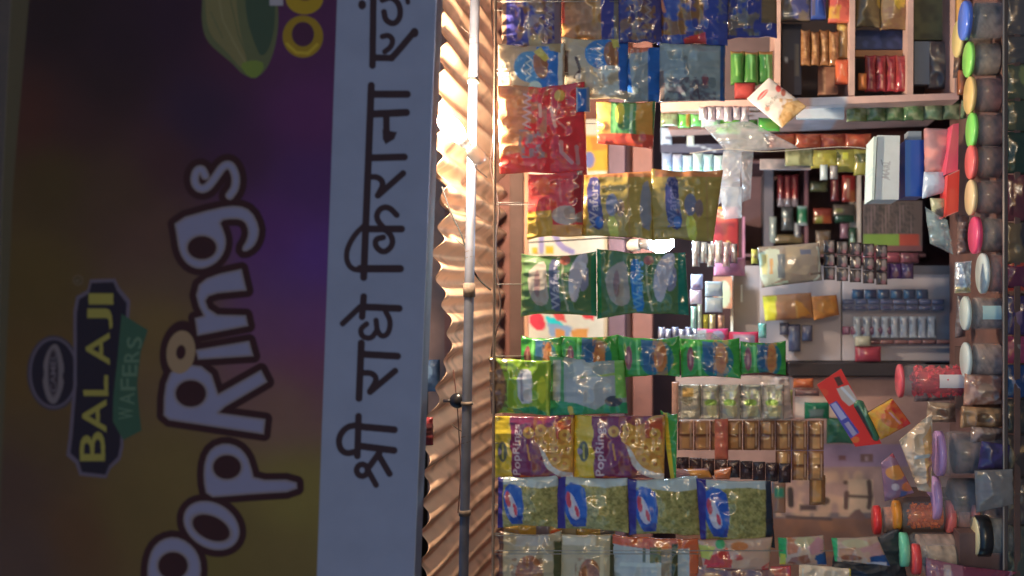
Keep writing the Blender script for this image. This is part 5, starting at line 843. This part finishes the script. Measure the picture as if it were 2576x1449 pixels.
# ================================================================ counter, jars and display
ct = empty('glass_counter', (0, 2.3, 0), 'long glass fronted counter with packets behind the pane and jars on top', 'counter')
ZT = CZ-(2522-HX)*K*2.0
wbox('counter_top', (-1.85, 2.012, ZT-.045), (1.85, 2.62, ZT-.03), lin((120, 90, 84)), WOOD, ct)
wbox('front_trim', (-1.85, 1.992, CZ-(2536-HX)*K*1.992), (1.85, 2.008, CZ-(2526-HX)*K*1.992), lin((84, 74, 74)), GLOSS, ct)
wbox('glass_ledge', (-1.85, 1.985, CZ-(2527-HX)*K*1.985), (1.85, 1.9915, CZ-(2524.5-HX)*K*1.985), lin((190, 175, 160)), GLOSS, ct)
wbox('back_panel', (-1.85, 2.3, .1), (1.85, 2.32, ZT-.05), lin((70, 58, 56)), WOOD, ct)
wbox('base', (-1.85, 2.0, 0), (1.85, 2.5, .3), lin((80, 60, 54)), WOOD, ct)
pane = material('counter_glass', color=(.02, .02, .02), rough=.15, spec=.6, alpha=.12)
wbox('glass_pane', (-1.85, 1.994, .3), (1.85, 1.999, CZ-(2537-HX)*K*1.994), (.5, .5, .5), pane, ct)
L = [(-20, 90, (98, 84, 86)), (92, 160, (92, 84, 84)), (162, 250, (80, 84, 72)), (252, 330, (66, 72, 58)), (332, 436, (44, 62, 52)), (440, 556, (100, 48, 56)), (560, 664, (104, 84, 66)), (668, 724, (96, 40, 70))]
L2 = [((92, 84, 86), 'dim mauve grey packet behind the glass at the top edge', []), ((88, 80, 80), 'grey brown packet second behind the glass', []), ((84, 88, 70), 'olive grey packet with a yellow spot behind the glass', [('e', 2572, 190, 10, 24, (130, 132, 80))]), ((66, 74, 60), 'dull green packet behind the glass', []), ((42, 62, 52), 'dark green packet behind the glass', []), ((104, 48, 58), 'deep red packet behind the glass', [('s', [(2545, 450), (2545, 540)], 5, (80, 36, 46))]), ((106, 86, 66), 'brown packet with a dark corner behind the glass', [('e', 2580, 590, 14, 40, (60, 52, 60))]), ((100, 38, 66), 'plum packet behind the glass', [])]  # the first packet's mauve grey is a reflection on the pane put into colour
for (Ya, Yb, c), (c2, lb, O) in zip(L, L2):
    slab('packet', (2530, Ya, 2640, Yb), 2.014, c2, O, bulge=.007, crink=.003, step=4, seed=800+int(Ya), label=lb, cat='packet', group='packets behind the counter glass')
for Ya, Yb, c2, O, lb in ((640, 738, (190, 54, 40), [('r', 2536, 732, 2640, 742, (150, 110, 90)), ('n', 2536, 650, 2640, 730, (210, 84, 60), 14, .5)], 'orange red packet behind the glass'), (744, 842, (60, 44, 92), [('e', 2560, 800, 8, 26, (110, 84, 116))], 'indigo packet behind the glass'), (846, 914, (150, 52, 86), [('r', 2552, 856, 2566, 890, (120, 112, 110))], 'raspberry packet behind the glass'),
                      (918, 1000, (24, 56, 104), [('s', smooth_pts([(2560, 940), (2548, 950), (2550, 968), (2562, 978)], 1), 7, (130, 124, 150))], 'dark blue packet with a pale curved letter behind the glass'), (1004, 1090, (56, 50, 48), [], 'brownish black packet behind the glass'), (1094, 1200, (64, 52, 50), [], 'smoky brown packet behind the glass'), (1204, 1320, (78, 66, 66), [('s', [(2576, 1180), (2545, 1260)], 5, (100, 92, 92))], 'smoky grey packet behind the glass'), (1324, 1480, (70, 72, 66), [('e', 2550, 1380, 12, 20, (48, 52, 48))], 'grey green packet with a dark eye behind the glass')):
    slab('packet', (2530, Ya, 2640, Yb), 2.018, c2, O, bulge=.007, crink=.003, step=4, seed=820+int(Ya), label=lb, cat='packet', group='packets behind the counter glass')
def jar(Xl, Yl, b, y, Xb, lid, content, lab, X1=None, lidT=.010, fill=.8, lidside=None, lab_strip=None, name='jar'):
    """Xl, Yl centre of the lid's top; b its half width in photo pixels; Xb photo column of the jar's foot"""
    y = y+.055 if y < 2.09 else y; p = at(Xl, Yl, y); r = b*K*y; z0 = ZT-.03 if Xb >= 2465 else at(Xb, Yl, y).z; t = empty(name, (p.x, y, z0), lab, 'jar'); cf = conv_for((135, 130, 130))
    h = p.z-z0
    lathe('lid', [(0, 0), (r*.93, 0), (r, -.0025), (r, -lidT), (r*.97, -lidT), (r*.9, -lidT*.95)], p.x, y, p.z, cf(lid), GLOSS, t, seg=40)
    zt = h-lidT; rb = r*1.0
    lathe('glass_body', [(r*.86, zt), (r*.86, zt-.006), (rb, zt-.018 if h > .05 else zt-.01), (rb, .006), (rb*.94, 0), (0, 0)], p.x, y, z0, (.8, .8, .8), CLEAR, t, seg=40)
    rng = np.random.RandomState(int(Xl+Yl)); V = []; F = []; C = []
    R_ = rb*.93; H = max(zt*fill, .01)
    # contents: heaped small pieces
    n = 190; import itertools
    base = cf(content)
    for i in range(n):
        a = rng.rand()*6.283; q = R_*(.75+.2*rng.rand()) if i < n*.8 else R_*rng.rand()*.8; zz = .006+H*rng.rand() if i < n*.8 else H
        s = R_*(.13+.09*rng.rand()); cc = np.array((p.x+q*math.cos(a), y+q*math.sin(a), z0+zz)); M = rng.randn(6, 3); M = M/np.linalg.norm(M, axis=1)[:, None]
        ax = np.array([(1, 0, 0), (-1, 0, 0), (0, 1, 0), (0, -1, 0), (0, 0, 1), (0, 0, -.9)])*(.6+.6*rng.rand(3)); Q, _ = np.linalg.qr(rng.randn(3, 3)); o = len(V)
        V += list(cc+(ax@Q)*s); F += [(o+i1, o+i2, o+i3) for i1, i2, i3 in ((0, 2, 4), (2, 1, 4), (1, 3, 4), (3, 0, 4), (2, 0, 5), (1, 2, 5), (3, 1, 5), (0, 3, 5))]; C += [np.clip(base*(.8+.4*rng.rand()), 0, .85)]*6
    o = len(V); seg = 20
    for zz in (.004, H*.97):
        for k in range(seg): V.append((p.x+R_*.8*math.cos(6.283*k/seg), y+R_*.8*math.sin(6.283*k/seg), z0+zz)); C.append(base*.8)
    F += [(o+k, o+(k+1) % seg, o+seg+(k+1) % seg, o+seg+k) for k in range(seg)]+[tuple(o+seg+k for k in range(seg))]
    if content not in ((150, 34, 44), (206, 96, 30)):
        zs = np.linspace(.004, H, 24); prof = [(0, .004)]+[(R_*.96, z) for z in zs]+[(R_*.5, H*1.02), (0, H*1.03)]
        oc = lathe('contents', prof, p.x, y, z0, (.5, .5, .5), MATTE, t, seg=40)
        at_ = oc.data.color_attributes['Col']; co = np.array([v.co[:] for v in oc.data.vertices])+z0; n_ = vnoise(co[:, 2]*75+Xl, co[:, 0]*75, 5)*.6+vnoise(co[:, 2]*190, co[:, 0]*190, 6)*.4
        cc = np.ones((len(co), 4), np.float32); cc[:, :3] = base[None]*(.1+.75*n_[:, None]); at_.data.foreach_set('color', cc.ravel())
    else:
        mkmesh('contents', np.array(V), F, MATTE, t, np.array(C))
    if lab_strip is not None:
        aa = np.linspace(-1.9, -1.1, 14); V = []
        for zz in lab_strip[1:]: V += [(p.x+rb*1.01*math.cos(k), y+rb*1.01*math.sin(k), z0+h*zz) for k in aa]
        mkmesh('paper_label', V, [(k, k+1, 14+k+1, 14+k) for k in range(13)], PAPER, t, cf(lab_strip[0]))
    return t
warm = (128, 92, 74)
jar(2420, 52, 48, 2.10, 2520, (66, 92, 168), (110, 96, 92), 'squat clear jar with a blue lid at the far end', lidT=.014)
jar(2405, 98, 46, 2.22, 2480, (226, 204, 140), (120, 96, 80), 'clear jar with a cream lid behind the blue lidded one')
jar(2431, 150, 44, 2.08, 2520, (112, 170, 80), (128, 110, 92), 'clear jar with a lime green lid between blue and tan lids')
jar(2434, 240, 47, 2.07, 2522, (208, 172, 112), (126, 76, 62), 'clear jar with a tan lid')
jar(2439, 328, 44, 2.06, 2522, (122, 200, 92), (130, 86, 68), 'clear jar with a bright green lid in front of the crimson box')
jar(2437, 408, 43, 2.06, 2522, (206, 92, 88), (120, 76, 58), 'clear jar with a coral pink lid', lidT=.012)
jar(2437, 497, 45, 2.055, 2522, (232, 200, 150), (116, 76, 60), 'clear jar with a cream lid beside the vivid red box')
jar(2446, 592, 47, 2.05, 2523, (200, 66, 104), (128, 100, 82), 'clear jar with a magenta lid', lidT=.013)
jar(2466, 688, 51, 2.03, 2524, (216, 226, 226), (130, 76, 60), 'clear jar with a large white lid nearest the glass edge')
jar(2423, 788, 43, 2.10, 2520, (198, 210, 208), (134, 112, 104), 'clear jar with a pale lid and mint paper label', lab_strip=((156, 176, 172), .15, .62))
jar(2424, 905, 44, 2.11, 2520, (198, 206, 204), (134, 108, 98), 'clear jar with a pale lid next to the red jar')
jar(2258, 958, 42, 2.2, 2424, (226, 92, 104), (150, 34, 44), 'tall jar of red sweets with a coral lid and grey label', lab_strip=((150, 140, 140), .02, .42), fill=.78)
jar(2352, 1140, 56, 2.1, 2470, (124, 92, 124), (96, 72, 70), 'wide jar with a purple lid beside the pale film bag', lidT=.016)
jar(2342, 1252, 54, 2.06, 2476, (120, 92, 122), (100, 80, 78), 'second wide jar with a purple lid, nearer the bottom', lidT=.016)
jar(2196, 1308, 36, 2.16, 2262, (196, 50, 52), (176, 120, 96), 'small jar with a plain red lid against the brown wall', lidT=.016)
jar(2246, 1295, 36, 2.07, 2372, (224, 140, 50), (206, 96, 30), 'jar of orange sweets with an orange lid', lidT=.016)
jar(2378, 1299, 40, 2.05, 2436, (196, 96, 92), (140, 96, 88), 'low jar with a red lid under the orange sweets', lidT=.018)
jar(2440, 1296, 34, 2.03, 2500, (190, 120, 110), (120, 90, 84), 'low jar with a pinkish red lid behind the black ring', lidT=.016)
jar(2262, 1382, 42, 2.03, 2400, (74, 128, 102), (150, 120, 104), 'jar with a dark green lid by the black bag', lidT=.018)
jar(2292, 1406, 38, 2.0, 2404, (212, 72, 72), (150, 126, 106), 'jar with a bright red lid in front of the green lidded one', lidT=.018)
jar(2448, 1348, 48, 1.99, 2530, (226, 206, 160), (90, 84, 80), 'big jar with a cream top and thick black rim at the bottom', lidT=.004)
p = at(2452, 1348, 2.045); lathe('rim', [(48*K*2.045*.98, 0), (48*K*2.045*1.06, -.002), (48*K*2.045*1.06, -.03), (48*K*2.045*.98, -.032)], p.x, 2.045, p.z, (.018, .018, .02), GLOSS, [o for o in bpy.data.objects if o.get('label', '').startswith('big jar with a cream')][0], seg=40)
# blocks the higher jars rest on
wbox('wooden_block', (-.31, 2.12, ZT-.03), (-.15, 2.29, CZ-(2424-HX)*K*2.2), lin((96, 72, 66)), WOOD, None, label='brown wooden block the red sweets jar stands on', cat='block')
wbox('wooden_block', (-.62, 2.12, ZT-.03), (-.5, 2.23, CZ-(2262-HX)*K*2.16), lin((92, 70, 64)), WOOD, None, label='tall brown block under the small plain red lid', cat='block')
wbox('wooden_block', (-.68, 2.025, ZT-.03), (-.56, 2.118, CZ-(2400-HX)*K*2.07), lin((112, 86, 84)), WOOD, None, label='dusty block under the dark green and bright red lids', cat='block')
slab('foil_bundle', ((2404, 660), (2444, 656), (2440, 736), (2402, 738)), 2.06, (196, 204, 214), [('r', 2402, 722, 2444, 740, (210, 190, 130)), ('s', [(2420, 664), (2418, 690)], 9, (240, 244, 250)), ('n', 2400, 656, 2444, 738, (110, 110, 120), 8, .6)], mat=FOIL, bulge=.016, crink=.014, seed=830, label='shiny foil bundle between the magenta and white lids', cat='foil bundle')
slab('snack_packet', ((2470, 1110), (2540, 1120), (2535, 1180), (2460, 1180)), 2.0, (60, 48, 92), [('n', 2460, 1110, 2540, 1180, (46, 38, 50), 14, .6)], bulge=.012, crink=.006, seed=831, label='dark purple packet at the foot of the purple lidded jar', cat='snack packet')
slab('paper_packet', ((2452, 1184), (2548, 1180), (2550, 1268), (2456, 1290)), 1.985, (112, 104, 102), [('n', 2452, 1180, 2550, 1290, (96, 86, 84), 20, .5)], bulge=.012, crink=.006, seed=832, label='plain grey paper packet leaning on the counter glass', cat='paper packet')
slab('snack_packet', ((2330, 1404), (2420, 1424), (2560, 1440), (2330, 1560)), 1.98, (140, 84, 96), [('r', 2420, 1424, 2560, 1560, (110, 44, 62)), ('r', 2372, 1420, 2390, 1560, (196, 160, 150))], bulge=.012, crink=.008, seed=833, label='maroon and pink packet lying at the bottom edge by the jars', cat='snack packet')

# clutter filling the back of the counter
for i, (c, y, base, nz, lb) in enumerate((((2300, 950, 2420, 1010), 2.5, (92, 74, 76), (130, 110, 106), 'dim mauve carton behind the red sweets jar'), ((2424, 940, 2526, 1020), 2.09, (136, 96, 84), (170, 140, 124), 'brown film bag with glints to the right of the red sweets jar'),
     ((2416, 1022, 2524, 1076), 2.08, (146, 112, 80), (110, 80, 60), 'tan film bag below the brown one on the counter'), ((2440, 1072, 2524, 1112), 2.07, (104, 82, 76), (140, 120, 112), 'dull brown bag squeezed above the purple lids'),
     ((2398, 120, 2420, 196), 2.4, (70, 60, 58), (120, 90, 70), 'dim brown bundle behind the cream and green lids'), ((2416, 252, 2432, 300), 2.3, (96, 116, 90), (60, 80, 66), 'small green sachet end behind the tan lid'),
     ((2408, 540, 2440, 640), 2.25, (120, 96, 90), (86, 64, 64), 'brownish bundle behind the magenta lid'), ((2404, 742, 2428, 850), 2.35, (84, 74, 76), (120, 110, 112), 'grey bundle behind the pale lids'), ((2330, 1010, 2404, 1064), 2.3, (150, 130, 112), (110, 84, 74), 'pale tan bundle left of the tan film bag'))):
    X0, Y0, X1, Y1 = c; q = 8
    slab('film_bag' if 'bag' in lb else 'bundle', ((X0+q*.5, Y0), (X1-q*.3, Y0+q*.6), (X1, Y1-q*.4), (X0, Y1)), y, base, [('n', X0, Y0, X1, Y1, nz, 13, .7), ('e', (X0+X1)/2, (Y0+Y1)/2, (X1-X0)*.2, (Y1-Y0)*.22, tuple(int(v*.8) for v in nz))], bulge=.02, crink=.014, seed=850+i, label=lb, cat='film bag' if 'bag' in lb else 'bundle')
